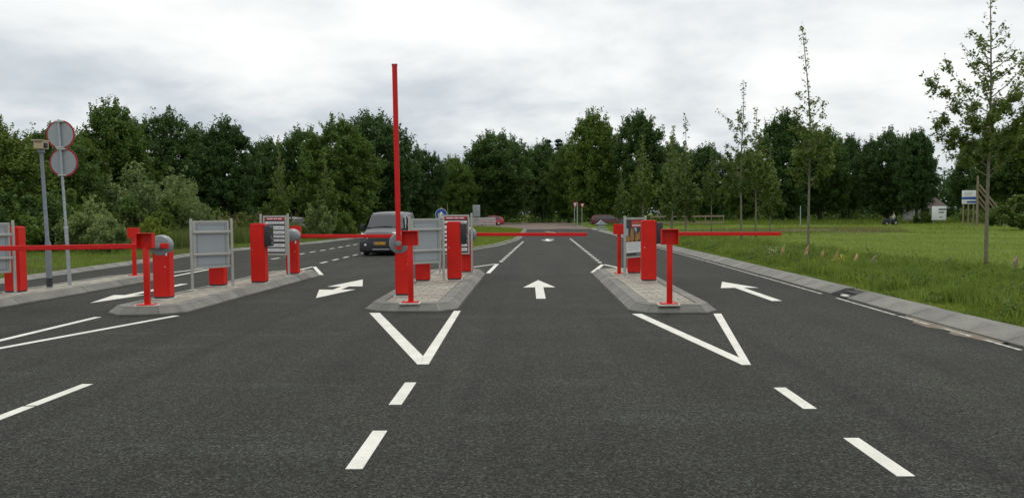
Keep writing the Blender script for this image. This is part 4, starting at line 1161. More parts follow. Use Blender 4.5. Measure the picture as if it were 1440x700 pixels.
# timber stakes standing in the verge
stakes = [(8.30, 29.8, 0.36, 'stub of timber in the verge, farthest, beside the pale flower heads', 'freshwood'), (8.44, 27.75, 0.42, 'tall timber stub with slanted top, second from the pale flowers', 'freshwood'),
          (8.78, 27.3, 0.34, 'timber stub with slanted top, third from the pale flowers', 'freshwood'), (8.72, 25.9, 0.36, 'timber stub just behind the yellow flowers', 'freshwood'),
          (9.05, 25.2, 0.26, 'leaning timber stub right of the yellow flowers', 'freshwood'), (8.9, 23.6, 0.30, 'thick weathered timber stub in tall grass behind the storm drain', 'wood'),
          (9.62, 24.2, 0.15, 'small orange-topped stub in the tall grass', 'orange'), (11.3, 24.6, 0.22, 'flat brown timber stub in grass left of the tall young tree', 'wood'), (12.95, 24.3, 0.22, 'flat brown timber stub at the right edge beyond the tall young tree', 'wood')]
for k, (x, y, h, lb, mt) in enumerate(stakes):
    rnd = random.Random(k + 11)
    r = empty('timber_stake', (x, y, 0.1), R(rnd.uniform(-30, 30)), lb, 'stake', 'timber stubs in the grass verge')
    w = 0.10 if k < 5 else (0.16 if k == 5 else 0.13)
    if k == 6: w = 0.06
    bm = bmesh.new()
    lo = [bm.verts.new(p) for p in ((-w / 2, -0.035, -0.1), (w / 2, -0.035, -0.1), (w / 2, 0.035, -0.1), (-w / 2, 0.035, -0.1))]
    hi = [bm.verts.new((p[0] + 0.3 * h * 0.55, p[1], h + (0.17 if p[0] > 0 else 0))) for p in ((-w / 2, -0.035), (w / 2, -0.035), (w / 2, 0.035), (-w / 2, 0.035))]
    bm.faces.new(lo[::-1]); bm.faces.new(hi)
    for i in range(4): bm.faces.new((lo[i], lo[(i + 1) % 4], hi[(i + 1) % 4], hi[i]))
    bmesh.ops.bevel(bm, geom=bm.edges[:], offset=0.006, segments=1, affect='EDGES')
    bm_obj('shaft', bm, M[mt], r)
    bm = bmesh.new()
    add_box(bm, w / 2 + 0.3 * h * 0.55 - w * 0.9, w / 2 + 0.3 * h * 0.55 - 0.012, -0.04, -0.034, h * 0.55, h * 0.72)
    bm_obj('saw_mark', bm, M['wood'], r)

# ------------------------------------------------------------------ foliage
def unit(v): return v / np.maximum(np.linalg.norm(v, axis=1, keepdims=True), 1e-6)
def leaf_quads(P, nrm, size, rng, aspect=0.62, droop=None):
    n = len(P)
    nrm = unit(nrm)
    up = rng.normal(size=(n, 3))
    if droop is not None: up = up * 0.5 + droop
    a = unit(np.cross(nrm, up)); b_ = np.cross(nrm, a)
    s = (size * rng.uniform(0.7, 1.3, n))[:, None]
    fold = nrm * s * 0.12
    V = np.stack([P - b_ * s * 0.5, P + a * s * 0.5 * aspect + fold, P + b_ * s * 0.5, P - a * s * 0.5 * aspect + fold], 1).reshape(-1, 3)
    return V, np.arange(4 * n).reshape(n, 4)
def clump_leaves(cl, n, size, rng, shell=2.4, flat=0.8):
    cl = np.asarray(cl, float)
    w = cl[:, 3] ** 2; idx = rng.choice(len(cl), n, p=w / w.sum())
    d = unit(rng.normal(size=(n, 3)))
    rr = cl[idx, 3] * rng.uniform(0, 1, n) ** (1 / shell)
    # lumpy surface: modulate the radius by direction
    lump = 1 + 0.22 * np.sin(d[:, 0] * 5 + idx) * np.cos(d[:, 1] * 4 + idx * 1.7) + 0.15 * np.sin(d[:, 2] * 7 + idx * 0.6)
    off = d * (rr * lump)[:, None]; off[:, 2] *= flat
    P = cl[idx, :3] + off
    nrm = d * 0.7 + np.array([0, 0, 0.35]) + rng.normal(size=(n, 3)) * 0.75
    return leaf_quads(P, nrm, size, rng)
def crown_clumps(rng, h, z0, width, n, top=0.5, rel=0.16):
    """clump centres evenly filling an egg-shaped envelope from z0 to h; top = height share of the widest level"""
    out = []
    T_ = [0, top * 0.45, top, top + (1 - top) * 0.45, top + (1 - top) * 0.8, 1.0]; W_ = [0.5, 0.86, 1.0, 0.86, 0.55, 0.14]
    ph = rng.uniform(0, 6.28, 4)
    for _ in range(n):
        best = None
        for _c in range(7):
            t_ = rng.uniform(0.0, 1.0); a = rng.uniform(0, 2 * math.pi)
            rad = width * float(np.interp(t_, T_, W_)) * (1 + 0.16 * math.sin(2 * a + ph[0] + 4 * t_) + 0.10 * math.sin(3 * a + ph[1] - 7 * t_))
            f = math.sqrt(rng.uniform(0.06, 1.0))
            c_ = np.array((rad * f * math.cos(a), rad * f * math.sin(a), z0 + (h - z0) * t_))
            dmin = min((np.linalg.norm(c_ - o_[:3]) for o_ in out), default=1e9)
            if best is None or dmin > best[0]: best = (dmin, c_)
        r_ = width * rel * rng.uniform(0.7, 1.35)
        c_ = best[1]; out.append((c_[0], c_[1], c_[2] - r_ * 0.5, r_))
    return out
def trunk_mesh(rng, h, z0, r0, clumps, nlimb=9, n=7, bend=0.02):
    bm = bmesh.new()
    path = [Vector((h * bend * math.sin(k * 1.3 + rng.uniform(0, 1)) * k / 6, h * bend * math.cos(k * 1.1) * k / 6, h * 0.86 * k / 6 - (0.15 if k == 0 else 0))) for k in range(7)]
    add_tube(bm, path, [r0 * 1.25, r0, r0 * 0.85, r0 * 0.68, r0 * 0.5, r0 * 0.32, r0 * 0.15], n)
    ids = rng.choice(len(clumps), min(nlimb, len(clumps)), replace=False)
    for i in ids:
        c_ = Vector(clumps[i][:3])
        zb = max(z0 * 0.8, min(c_.z - 0.25 * math.hypot(c_.x, c_.y), h * 0.75)); k = zb / (h * 0.86) * 6
        i0 = min(int(k), 5); st_ = path[i0].lerp(path[i0 + 1], k - i0)
        mid_ = st_.lerp(c_, 0.5) + Vector((0, 0, 0.06 * h))
        rr = r0 * 0.38
        add_tube(bm, [st_, mid_, c_], [rr, rr * 0.6, rr * 0.2], 5)
    return bm
def make_tree(seed, h, z0, width, nclump, nleaf, size, trunk_r, top=0.55, rel=0.2, flat=0.8):
    rng = np.random.default_rng(seed)
    cl = crown_clumps(rng, h, z0, width, nclump, top, rel)
    bm = trunk_mesh(rng, h, z0, trunk_r, cl)
    tm = bpy.data.meshes.new('trunk'); bmesh.ops.recalc_face_normals(bm, faces=bm.faces); bm.to_mesh(tm); bm.free()
    tm.polygons.foreach_set('use_smooth', [True] * len(tm.polygons)); tm.materials.append(M['bark'])
    V, F = clump_leaves(cl, nleaf, size, rng, flat=flat)
    # ragged sprays: leafy twigs standing out of the outline
    ca = np.array(cl); ns = 420; per = 16
    pick = rng.integers(0, len(ca), ns)
    d = ca[pick, :3] - np.array([0, 0, (h + z0) * 0.42]); d = unit(unit(d) + np.array([0, 0, 0.45]) + rng.normal(size=d.shape) * 0.35)
    base = ca[pick, :3] + d * (ca[pick, 3] * 0.7)[:, None]
    L = rng.uniform(0.35, 1.0, ns) * h * 0.085
    tt = np.linspace(0, 1, per)[None, :, None]
    P = (base[:, None, :] + d[:, None, :] * tt * L[:, None, None]).reshape(-1, 3) + rng.normal(size=(ns * per, 3)) * 0.09
    V2, F2 = leaf_quads(P, rng.normal(size=P.shape) + np.array([0, 0, 0.4]), size * 0.9, rng)
    V = np.concatenate([V, V2]); F = np.concatenate([F, F2 + len(V) - len(V2)])
    return tm, npmesh('crown', V, F)
def place_tree(name, src, leafmat, loc, s, rz, label, cat='tree', group=None, sz=None, parts=('trunk', 'crown')):
    r = empty(name, loc, rz, label, cat, group)
    t_ = bpy.data.objects.new(parts[0], src[0]); C.objects.link(t_); t_.parent = r
    key = (src[1].name, leafmat)
    if key not in place_tree.cache:
        me = src[1].copy(); me.materials.clear(); me.materials.append(M[leafmat]); place_tree.cache[key] = me
    c_ = bpy.data.objects.new(parts[1], place_tree.cache[key]); C.objects.link(c_); c_.parent = r
    r.scale = (s, s, s if sz is None else sz)
    return r
place_tree.cache = {}

# tree kinds, unit about 10 m tall
T = [make_tree(21, 10.0, 1.6, 3.6, 250, 42000, 0.22, 0.22, 0.48, 0.16),      # round oak
     make_tree(22, 10.0, 1.2, 3.1, 230, 40000, 0.22, 0.20, 0.42, 0.17),      # oval
     make_tree(23, 10.0, 1.7, 4.2, 280, 46000, 0.23, 0.26, 0.52, 0.14),      # broad
     make_tree(24, 10.0, 2.2, 2.9, 190, 36000, 0.22, 0.20, 0.50, 0.18),      # tall
     make_tree(25, 10.0, 0.8, 3.5, 250, 42000, 0.22, 0.20, 0.30, 0.155)]     # egg, wide at the foot
def wx(px, y): return (px - 743) / 1270 * y
# (pixel column of the trunk in the photograph's survey, distance, height, width factor, kind, leaf, label)
trees = [
    (-14, 47, 6.9, 1.15, 4, 'leaf_light', 'yellowish-green tree at the left picture edge'),
    (62, 52, 7.0, 1.1, 0, 'leaf_mid', 'mid-green tree directly behind the two round signs'),
    (105, 60, 7.4, 0.9, 1, 'leaf_light', 'narrow lighter tree just right of the round signs'),
    (158, 64, 10.0, 1.0, 1, 'leaf_mid', 'tall tree with spiky top right of the round signs'),
    (232, 72, 10.2, 1.0, 0, 'leaf_dark', 'dark rounded tree behind the grey willow bush'),
    (315, 66, 8.9, 0.95, 1, 'leaf_dark', 'dense dark tree standing above the left grey panel'),
    (378, 92, 9.6, 0.9, 3, 'leaf_dark', 'darker lower tree between the two big left-hand trees'),
    (425, 90, 10.6, 0.85, 2, 'leaf_dark', 'dark tree behind the big one above the white-strip board'),
    (478, 80, 10.4, 1.0, 4, 'leaf_mid', 'big egg-shaped green tree left of the van'),
    (528, 96, 12.8, 0.9, 2, 'leaf_dark', 'tall dark tree touching the raised boom on its left'),
    (592, 120, 10.8, 0.85, 0, 'leaf_dark', 'dark tree immediately right of the raised boom'),
    (640, 150, 11.6, 0.75, 2, 'leaf_mid', 'lower green tree left of the highest middle tree'),
    (700, 158, 16.4, 1.0, 2, 'leaf_dark', 'broad dark oak in the middle of the tree line'),
    (762, 176, 16.0, 0.7, 0, 'leaf_dark', 'dark tree above the gap at the end of the road'),
    (800, 165, 15.0, 0.75, 1, 'leaf_mid', 'lower green tree left of the tallest right-hand tree'),
    (836, 140, 17.6, 0.85, 1, 'leaf_mid', 'tall leafy tree above the give-way signs'),
    (898, 136, 16.8, 0.8, 3, 'leaf_dark', 'tall dark tree with bare twigs at its top right of the tallest'),
    (945, 150, 13.8, 0.85, 0, 'leaf_dark', 'dark tree over the white cottage'),
    (990, 138, 12.2, 0.8, 2, 'leaf_dark', 'dark tree right of the white cottage'),
    (1045, 128, 10.4, 0.8, 0, 'leaf_mid', 'tree on a bare trunk behind the leaning young tree'),
    (1098, 122, 15.2, 0.85, 1, 'leaf_dark', 'tall tree behind the tip of the right boom'),
    (1150, 126, 13.4, 0.8, 2, 'leaf_dark', 'dark tree right of the tallest one behind the lawn'),
    (1190, 134, 12.8, 0.7, 3, 'leaf_dark', 'narrow dark tree at the dip of the right tree line'),
    (1243, 124, 12.8, 0.9, 0, 'leaf_dark', 'rounded dark tree above the person on the lawn'),
    (1283, 112, 11.6, 0.78, 3, 'leaf_dark', 'dark tree just left of the white shed'),
    (1362, 136, 12.4, 0.8, 3, 'leaf_dark', 'dark tree behind the billboard'),
    (1412, 106, 11.6, 0.95, 2, 'leaf_dark', 'broad dark tree behind the tall young tree at right'),
    (1480, 100, 11.4, 1.0, 0, 'leaf_mid', 'tree cut by the right picture edge'),
]
rnd = random.Random(4)
for px, y, h, wf, k, lm, lb in trees:
    s = h / 10.0 * 0.955
    place_tree('broadleaf_tree', T[k], lm, (wx(px, y), y, 0.05), s * wf * (1.0 if y > 70 else 0.95), rnd.uniform(0, 6.28), lb, 'tree', 'mature trees round the car park', sz=s)

# two conifer tips behind
def conifer(seed, h, w):
    rng = np.random.default_rng(seed); P = []; Nn = []
    bm = bmesh.new(); add_tube(bm, [(0, 0, 0), (0, 0, h * 0.97)], [0.2, 0.03], 6)
    tm = bpy.data.meshes.new('trunk'); bm.to_mesh(tm); bm.free(); tm.materials.append(M['bark'])
    cl = []
    for k in range(16):
        z = h * (0.3 + 0.68 * k / 15); rr = w * (1 - k / 16.5)
        for j in range(max(3, 7 - k // 3)):
            a = rng.uniform(0, 6.28)
            for f in (0.4, 0.8): cl.append((rr * f * math.cos(a), rr * f * math.sin(a), z - 0.25 * rr * f, 0.28 * w * (1.15 - f * 0.5)))
    V, F = clump_leaves(cl, 9000, 0.24, rng, flat=0.45)
    return tm, npmesh('crown', V, F)
cf = conifer(5, 10, 1.7)
place_tree('conifer', cf, 'leaf_conifer', (wx(771, 196), 196, 0), 1.62, 0.3, 'dark conifer tip, left of the pair above the middle trees', 'tree', 'conifers behind the tree line', sz=1.76)
place_tree('conifer', cf, 'leaf_conifer', (wx(786, 190), 190, 0), 1.7, 2.3, 'dark conifer tip, right of the pair above the middle trees', 'tree', 'conifers behind the tree line', sz=1.72)

# the far wood: one mass behind and below the single trees
rng = np.random.default_rng(77); cl = []
def mass(px0, px1, y0, y1, h0, h1, n, r_=(1.2, 2.4)):
    for _ in range(n):
        y = rng.uniform(y0, y1); x = wx(rng.uniform(px0, px1), y)
        cl.append((x, y, rng.uniform(h0, h1), rng.uniform(*r_)))
mass(-60, 330, 78, 90, 0.3, 5.2, 150); mass(320, 560, 100, 116, 0.3, 6.0, 140)
mass(540, 730, 180, 196, 0.3, 8.5, 150, (1.6, 3)); mass(725, 768, 204, 212, 3.0, 13, 40, (1.8, 3)); mass(765, 960, 182, 198, 0.3, 10, 150, (1.6, 3))
mass(940, 1230, 150, 172, 0.3, 6.8, 190, (1.5, 2.8)); mass(1220, 1560, 142, 164, 0.3, 6.8, 190, (1.5, 2.8))
V, F = clump_leaves(cl, 120000, 0.62, rng, shell=2.8)
o = link('wood', npmesh('wood', V, F), M['leaf_dark']); tag(o, 'dark wood closing the view behind the single trees', kind='stuff')
cl = []
mass(720, 775, 214, 218, 0.3, 5, 24, (1.5, 2.6))
mass(640, 960, 172, 180, -0.2, 0.9, 70, (0.7, 1.3)); mass(960, 1300, 132, 142, -0.2, 1.0, 90, (0.7, 1.3)); mass(1290, 1560, 112, 130, 0, 1.4, 50, (0.7, 1.4))
mass(470, 660, 150, 160, -0.2, 1.6, 50, (0.8, 1.5))
V, F = clump_leaves(cl, 26000, 0.36, rng)
o = link('undergrowth', npmesh('undergrowth', V, F), M['leaf_mid']); tag(o, 'low undergrowth at the foot of the far trees', kind='stuff')

# ---- shrubs on the left bank
def make_shrub(seed, nclump, nleaf, size, aspect=0.6, upright=0.3):
    """about 1 m radius, 2 m tall"""
    rng = np.random.default_rng(seed); cl = []
    for _ in range(nclump):
        a = rng.uniform(0, 6.28); f = math.sqrt(rng.uniform(0, 1)); z = rng.uniform(0.15, 1.0) * (2.0 - 0.9 * f * f)
        cl.append((f * math.cos(a) * 0.95, f * math.sin(a) * 0.95, z * 0.92, rng.uniform(0.16, 0.32)))
    n = nleaf; c_ = np.array(cl); idx = rng.integers(0, len(c_), n)
    d = unit(rng.normal(size=(n, 3))); P = c_[idx, :3] + d * (c_[idx, 3] * rng.uniform(0, 1, n) ** 0.45)[:, None]
    # shoots poking out of the outline
    ns = nleaf // 6; sh = rng.integers(0, len(c_), 40); t_ = rng.uniform(0, 1, ns); q = rng.integers(0, 40, ns)
    dirs = unit(np.stack([rng.normal(size=40) * 0.5, rng.normal(size=40) * 0.5, np.full(40, 1.0)], 1))
    Ps = c_[sh[q], :3] + dirs[q] * (t_ * 0.55)[:, None] + rng.normal(size=(ns, 3)) * 0.03
    P = np.concatenate([P, Ps]); P[:, 2] = np.maximum(P[:, 2], 0.02)
    nrm = np.concatenate([d, rng.normal(size=(ns, 3))]) * 0.5 + rng.normal(size=(len(P), 3)) * 0.7 + np.array([0, 0, 0.4])
    V, F = leaf_quads(P, nrm, size, rng, aspect)
    bm = bmesh.new()
    for k in range(9):
        tgt = cl[k]; add_tube(bm, [(0.08 * math.cos(k), 0.08 * math.sin(k), -0.1), (tgt[0] * 0.5, tgt[1] * 0.5, tgt[2] * 0.6), tgt[:3]], [0.035, 0.022, 0.008], 5)
    tm = bpy.data.meshes.new('stems'); bm.to_mesh(tm); bm.free(); tm.materials.append(M['bark'])
    return tm, npmesh('foliage', V, F)
S = [make_shrub(31, 46, 9000, 0.105, 0.34), make_shrub(32, 40, 8000, 0.10, 0.6), make_shrub(33, 36, 7000, 0.12, 0.5)]
shrubs = [(205, 56, 2.9, 2.55, 0, 'leaf_grey', 'large grey-green willow bush before the dark trees'),
          (258, 50, 1.5, 1.9, 0, 'leaf_grey', 'pale willow bush left of the big dark tree'),
          (236, 49, 1.3, 1.45, 1, 'leaf_light', 'upright green shrub between the two willow bushes'),
          (172, 52, 1.6, 1.5, 1, 'leaf_mid', 'green shrub at the foot of the large willow bush'),
          (213, 44, 0.8, 0.85, 1, 'leaf_yellow', 'bright yellow-green shrub in front of the willow bushes'),
          (118, 42, 1.25, 1.2, 2, 'leaf_grey', 'pale loose shrub right of the round sign post'),
          (148, 40, 0.9, 0.8, 2, 'leaf_grey', 'low pale shrub in grass left of the box-topped posts'),
          (40, 43, 1.7, 1.5, 1, 'leaf_dark', 'dark shrub behind the camera pole'),
          (0, 40, 1.7, 1.3, 1, 'leaf_mid', 'green shrub behind the boom at the left edge'),
          (-30, 40, 1.8, 1.7, 1, 'leaf_dark', 'dark shrub at the left picture edge under the trees'),
          (90, 46, 1.4, 1.7, 1, 'leaf_mid', 'mid-green shrub directly under the round signs'),
          (300, 58, 1.3, 1.0, 2, 'leaf_light', 'low light shrub behind the top of the left grey panel'),
          (340, 60, 1.3, 1.0, 1, 'leaf_light', 'low shrub between left grey panel and white-strip board'),
          (375, 66, 1.1, 1.2, 2, 'leaf_light', 'low weedy shrub behind the white-strip board'),
          (452, 62, 1.2, 1.45, 2, 'leaf_grey', 'pale weedy shrub before the white cars'),
          (480, 66, 1.0, 1.0, 1, 'leaf_mid', 'low green shrub beside the van, at its left'),
          (1432, 74, 2.3, 1.55, 1, 'leaf_light', 'light green shrub behind the wire fence at right'),
          (1400, 90, 1.6, 0.9, 2, 'leaf_mid', 'low shrub behind the wire fence left of the light one'),
          (1296, 110, 1.3, 0.8, 1, 'leaf_mid', 'low green shrub left of the white notice board'),
          ]
for px, y, s, sz, k, lm, lb in shrubs:
    place_tree('shrub', S[k], lm, (wx(px, y), y, 0.12), s, rnd.uniform(0, 6.28), lb, 'shrub', 'shrubs on the verges', sz=sz, parts=('stems', 'foliage'))

# ---- young street trees: thin trunk, ascending whips with alternate leaves
def make_sapling(seed, h, z0, nbr, blen, lsize, dens, whip=0.22, trunk_r=0.05, rise=1.15, dense_low=0.0, lean=0.0, long_at=None):
    rng = np.random.default_rng(seed)
    bm = bmesh.new()
    ph = rng.uniform(0, 6)
    def tp(z): return Vector((0.05 * math.sin(z * 1.1 + ph) * z / h + lean * max(0, z - h * 0.6) ** 1.6, 0.05 * math.cos(z * 0.9 + ph) * z / h, z))
    zs = np.linspace(-0.1, h, 11)
    add_tube(bm, [tp(z) for z in zs], [trunk_r * (1 - 0.9 * max(0, z) / h) + 0.004 for z in zs], 7)
    P = []; D = []
    def leaves_on(a, b_, c_, n, spread=0.034):
        t_ = np.sort(rng.uniform(0.18, 1.02, n))
        for i, tt in enumerate(t_):
            p = a * (1 - tt) ** 2 + b_ * 2 * tt * (1 - tt) + c_ * tt * tt
            off = Vector(rng.normal(size=3)) * spread
            P.append(p + off + Vector((0, 0, -0.015))); D.append(off.normalized() if off.length else Vector((1, 0, 0)))
    for k in range(nbr):
        f = (k + rng.uniform(0, 0.8)) / nbr
        z = z0 + (h * (1 - whip) - z0) * f
        a = k * 2.399 + rng.uniform(-0.4, 0.4)
        L = blen * (1.0 - 0.62 * f) * rng.uniform(0.7, 1.25)
        if long_at and long_at[0] < z < long_at[1] and k % 2 == 0: L = blen * long_at[2] * rng.uniform(0.85, 1.2)
        s = tp(z); out = Vector((math.cos(a), math.sin(a), 0))
        mid_ = s + out * L * 0.5 + Vector((0, 0, L * 0.32 * rise)); end = s + out * L * 0.86 + Vector((0, 0, L * rise * rng.uniform(0.6, 0.95)))
        add_tube(bm, [s, s.lerp(mid_, 0.6) + Vector((0, 0, -0.02)), mid_.lerp(end, 0.45), end], [trunk_r * 0.3, trunk_r * 0.22, trunk_r * 0.13, 0.003], 4, cap=False)
        extra = 1 + dense_low * (1 - f) ** 1.5
        leaves_on(s, mid_, end, int(dens * L * 0.8))
        for j in range(int((3 if f < 0.45 else 1) + L * 3 * extra * (1 if f < 0.45 else 0.5))):
            tt = rng.uniform(0.2, 0.9); p = s * (1 - tt) ** 2 + mid_ * 2 * tt * (1 - tt) + end * tt * tt
            td = (out * rng.uniform(0.2, 0.9) + Vector(rng.normal(size=3)) * 0.5 + Vector((0, 0, 0.35))).normalized()
            q = p + td * L * rng.uniform(0.10, 0.26)
            add_tube(bm, [p, q], [0.006, 0.002], 3, cap=False)
            leaves_on(p, p.lerp(q, 0.5), q, int(dens * 0.42 * extra))
    leaves_on(tp(h * (1 - whip * 1.3)), tp(h * (1 - whip * 0.5)), tp(h), int(dens * h * whip * 1.5), 0.055)
    tm = bpy.data.meshes.new('trunk'); bm.to_mesh(tm); bm.free()
    tm.polygons.foreach_set('use_smooth', [True] * len(tm.polygons)); tm.materials.append(M['bark_pale'])
    P = np.array([tuple(p) for p in P]); D = np.array([tuple(d) for d in D])
    nrm = rng.normal(size=P.shape) * 0.6 + np.array([0, 0, 0.7])
    V, F = leaf_quads(P + D * lsize * 0.3, nrm, lsize, rng, 0.6, droop=D)
    return tm, npmesh('crown', V, F)
G_SAP = 'young street trees in the grass'
hero = make_sapling(41, 6.85, 2.3, 34, 1.4, 0.088, 42, 0.17, 0.05, 1.0, 1.8, 0.0, (3.3, 4.5, 1.25))
place_tree('young_tree', hero, 'leaf_sap', (11.15, 22.2, 0.1), 1, 0.9, 'tallest young tree with spreading leafy whips at the right', 'tree', G_SAP)
lean_ = make_sapling(42, 7.3, 2.3, 26, 1.1, 0.095, 40, 0.32, 0.042, 1.05, 1.8, -0.055)
place_tree('young_tree', lean_, 'leaf_sap', (8.75, 28.4, 0.1), 1, 0.3, 'young tree with a long leaning leader, behind the timber stubs', 'tree', G_SAP)
s3 = make_sapling(43, 7.8, 2.2, 28, 1.3, 0.12, 30, 0.24, 0.055, 1.1, 1.5, -0.02, (5.0, 6.2, 0.95))
place_tree('young_tree', s3, 'leaf_sap', (10.3, 44.0, 0.1), 1, 2.0, 'young tree with arching side whips near the boom tip', 'tree', G_SAP)
s4 = make_sapling(44, 7.0, 1.8, 30, 1.25, 0.17, 20, 0.22, 0.05, 1.3, 1.8)
s5 = make_sapling(45, 6.8, 0.9, 34, 1.1, 0.17, 20, 0.28, 0.05, 1.6, 1.8)
for src, x, y, s, lm, lb in ((s4, 13.9, 55.6, 1.12, 'leaf_sap', 'young tree just right of the one with arching whips'),
                             (s5, 8.75, 50.5, 1.0, 'leaf_sap', 'young tree rising above the right boom near its red box'),
                             (s4, 8.9, 56, 0.98, 'leaf_sap', 'young tree above the black reader of the right-hand machine'),
                             (s5, 9.6, 61, 1.0, 'leaf_light', 'slim young tree above the right-hand red machine'),
                             (s4, 8.6, 68, 1.05, 'leaf_light', 'young tree above the poster stand'),
                             (s5, 9.6, 78, 0.95, 'leaf_light', 'slender young tree left of the poster stand top'),
                             (s5, 9.4, 92, 0.9, 'leaf_light', 'farthest young tree of the roadside row'),
                             (s4, 14.5, 72, 1.0, 'leaf_light', 'young tree in front of the white cottage'),
                             (s5, 17.0, 64, 0.92, 'leaf_sap', 'young tree standing right of the cottage on the lawn'),
                             (s5, -16.6, 60, 0.98, 'leaf_light', 'slim pointed young tree above the white-strip board'),
                             (s4, -13.9, 62, 0.84, 'leaf_light', 'slim young tree before the big egg-shaped tree'),
                             (s5, -17.5, 64, 0.7, 'leaf_mid', 'small young tree left of the slim pointed one')):
    place_tree('young_tree', src, lm, (x, y, 0.1), s, rnd.uniform(0, 6.28), lb, 'tree', G_SAP)

# ------------------------------------------------------------------ grass
def blades(rng, X, Y, Z, hmin, hmax, w, lean=0.35, two=True):
    n = len(X)
    h = rng.uniform(hmin, hmax, n); a = rng.uniform(0, 2 * np.pi, n)
    wx_, wy_ = np.cos(a) * w / 2, np.sin(a) * w / 2
    la = rng.uniform(0, 2 * np.pi, n); ll = h * rng.uniform(0, lean, n) * 2
    lx, ly = np.cos(la) * ll, np.sin(la) * ll
    b0 = np.stack([X - wx_, Y - wy_, Z], 1); b1 = np.stack([X + wx_, Y + wy_, Z], 1)
    tip = np.stack([X + lx, Y + ly, Z + h * (1 - 0.25 * (ll / h) ** 2)], 1)
    if not two:
        return np.stack([b0, b1, tip], 1).reshape(-1, 3), np.arange(3 * n).reshape(n, 3)
    m0 = np.stack([X - wx_ * .8 + lx * .3, Y - wy_ * .8 + ly * .3, Z + h * .55], 1); m1 = np.stack([X + wx_ * .8 + lx * .3, Y + wy_ * .8 + ly * .3, Z + h * .55], 1)
    V = np.stack([b0, b1, m1, m0, tip], 1).reshape(-1, 3)
    i = np.arange(n) * 5
    F = np.concatenate([np.stack([i, i + 1, i + 2], 1), np.stack([i, i + 2, i + 3], 1), np.stack([i + 3, i + 2, i + 4], 1)])
    return V, F
def zr(X, Y, inner, amp):
    d = np.abs(X - np.interp(Y, [p[1] for p in inner], [p[0] for p in inner]))
    return 0.10 + np.minimum(d / 3, 1) * amp * (np.sin(X * 0.7 + Y * 0.31) * 0.5 + np.sin(X * 0.23 - Y * 0.17 + 2) * 0.8)
def grass(name, label, XY, mat, hmin, hmax, w, inner, amp, two=True, lean=0.35, z=None, hscale=None):
    X, Y = XY
    Z = zr(X, Y, inner, amp) if z is None else np.full(len(X), z)
    V, F = blades(rng, X, Y, Z, hmin, hmax, w, lean, two) if hscale is None else blades(rng, X, Y, Z, hmin * hscale, hmax * hscale, w, lean, two)
    o = link(name, npmesh(name, V, F), M[mat]); tag(o, label, kind='stuff')
rng = np.random.default_rng(9)
def tuft_field(n, x0, x1, y0, y1, freq=0.8):
    X = rng.uniform(x0, x1, n); Y = rng.uniform(y0, y1, n)
    k = np.sin(X * freq * 2.1 + np.sin(Y * freq)) + np.sin(Y * freq * 1.7 + 1.3 * np.sin(X * freq * 1.3)) + rng.normal(size=n) * 0.5
    return X, Y, k
# tall verge along the right kerb
X, Y, k = tuft_field(170000, 0.0, 1.0, 9, 56, 1.6)
off = X ** 1.3 * 5.2
Xr = np.interp(Y, [p[1] for p in RB], [p[0] for p in RB]) + 0.03 + off
keep = (k > -0.6) & (Xr < 0.62 * Y + 4) & (rng.uniform(size=len(Y)) < np.clip(26 / Y, 0.25, 1))
hs = np.clip(0.30 + off / 2.6, 0.3, 1.0) * np.clip(0.8 + 0.22 * k, 0.45, 1.4) * np.where(off > 3.4, 0.7, 1)
grass('tall_grass', 'tall uneven grass in the verge behind the right kerb', (Xr[keep], Y[keep]), 'blade', 0.14, 0.36, 0.013, RB, 0.05, hscale=hs[keep], lean=0.6)
nc = 620
cy_ = 11 + rng.uniform(0, 1, nc) ** 1.2 * 40; cx_ = np.interp(cy_, [p[1] for p in RB], [p[0] for p in RB]) + 0.35 + rng.uniform(0, 1, nc) ** 1.1 * 4.6
ch = rng.uniform(0.5, 1.25, nc); q = np.repeat(np.arange(nc), 85)
Xt = cx_[q] + rng.normal(size=len(q)) * 0.16; Yt = cy_[q] + rng.normal(size=len(q)) * 0.16
kp = (Xt > np.interp(Yt, [p[1] for p in RB], [p[0] for p in RB]) + 0.02) & (Xt < 0.66 * Yt + 3)
grass('tussock_grass', 'shaggy tussocks of longer grass in the right verge', (Xt[kp], Yt[kp]), 'blade', 0.18, 0.44, 0.014, RB, 0.05, hscale=ch[q][kp], lean=0.55)
nc = 260
cy_ = 12 + rng.uniform(0, 1, nc) ** 1.2 * 34; cx_ = np.interp(cy_, [p[1] for p in RB], [p[0] for p in RB]) + 0.25 + rng.uniform(0, 1, nc) * 4.0
q = np.repeat(np.arange(nc), 46); hh_ = rng.uniform(0.12, 0.42, nc)
P = np.stack([cx_[q] + rng.normal(size=len(q)) * 0.12, cy_[q] + rng.normal(size=len(q)) * 0.12, 0.12 + rng.uniform(0, 1, len(q)) * hh_[q]], 1)
V, F = leaf_quads(P, rng.normal(size=P.shape) * 0.6 + np.array([0, 0, 0.8]), 0.085, rng, 0.42)
o = link('verge_weeds', npmesh('verge_weeds', V, F), M['leaf_light']); tag(o, 'broad-leaved weeds mixed into the right verge', kind='stuff')
a = rng.uniform(0, 6.28, 9000); f = np.sqrt(rng.uniform(0.2, 1.25, 9000))
grass('soil_edge_grass', 'ragged grass around the bare soil patch', (22 + 8.5 * f * np.cos(a) * (1 + 0.2 * np.sin(3 * a)), 76 + 12 * f * np.sin(a) * (1 + 0.18 * np.cos(2 * a))), 'blade_dry', 0.08, 0.26, 0.03, RB, 0.05, two=False)
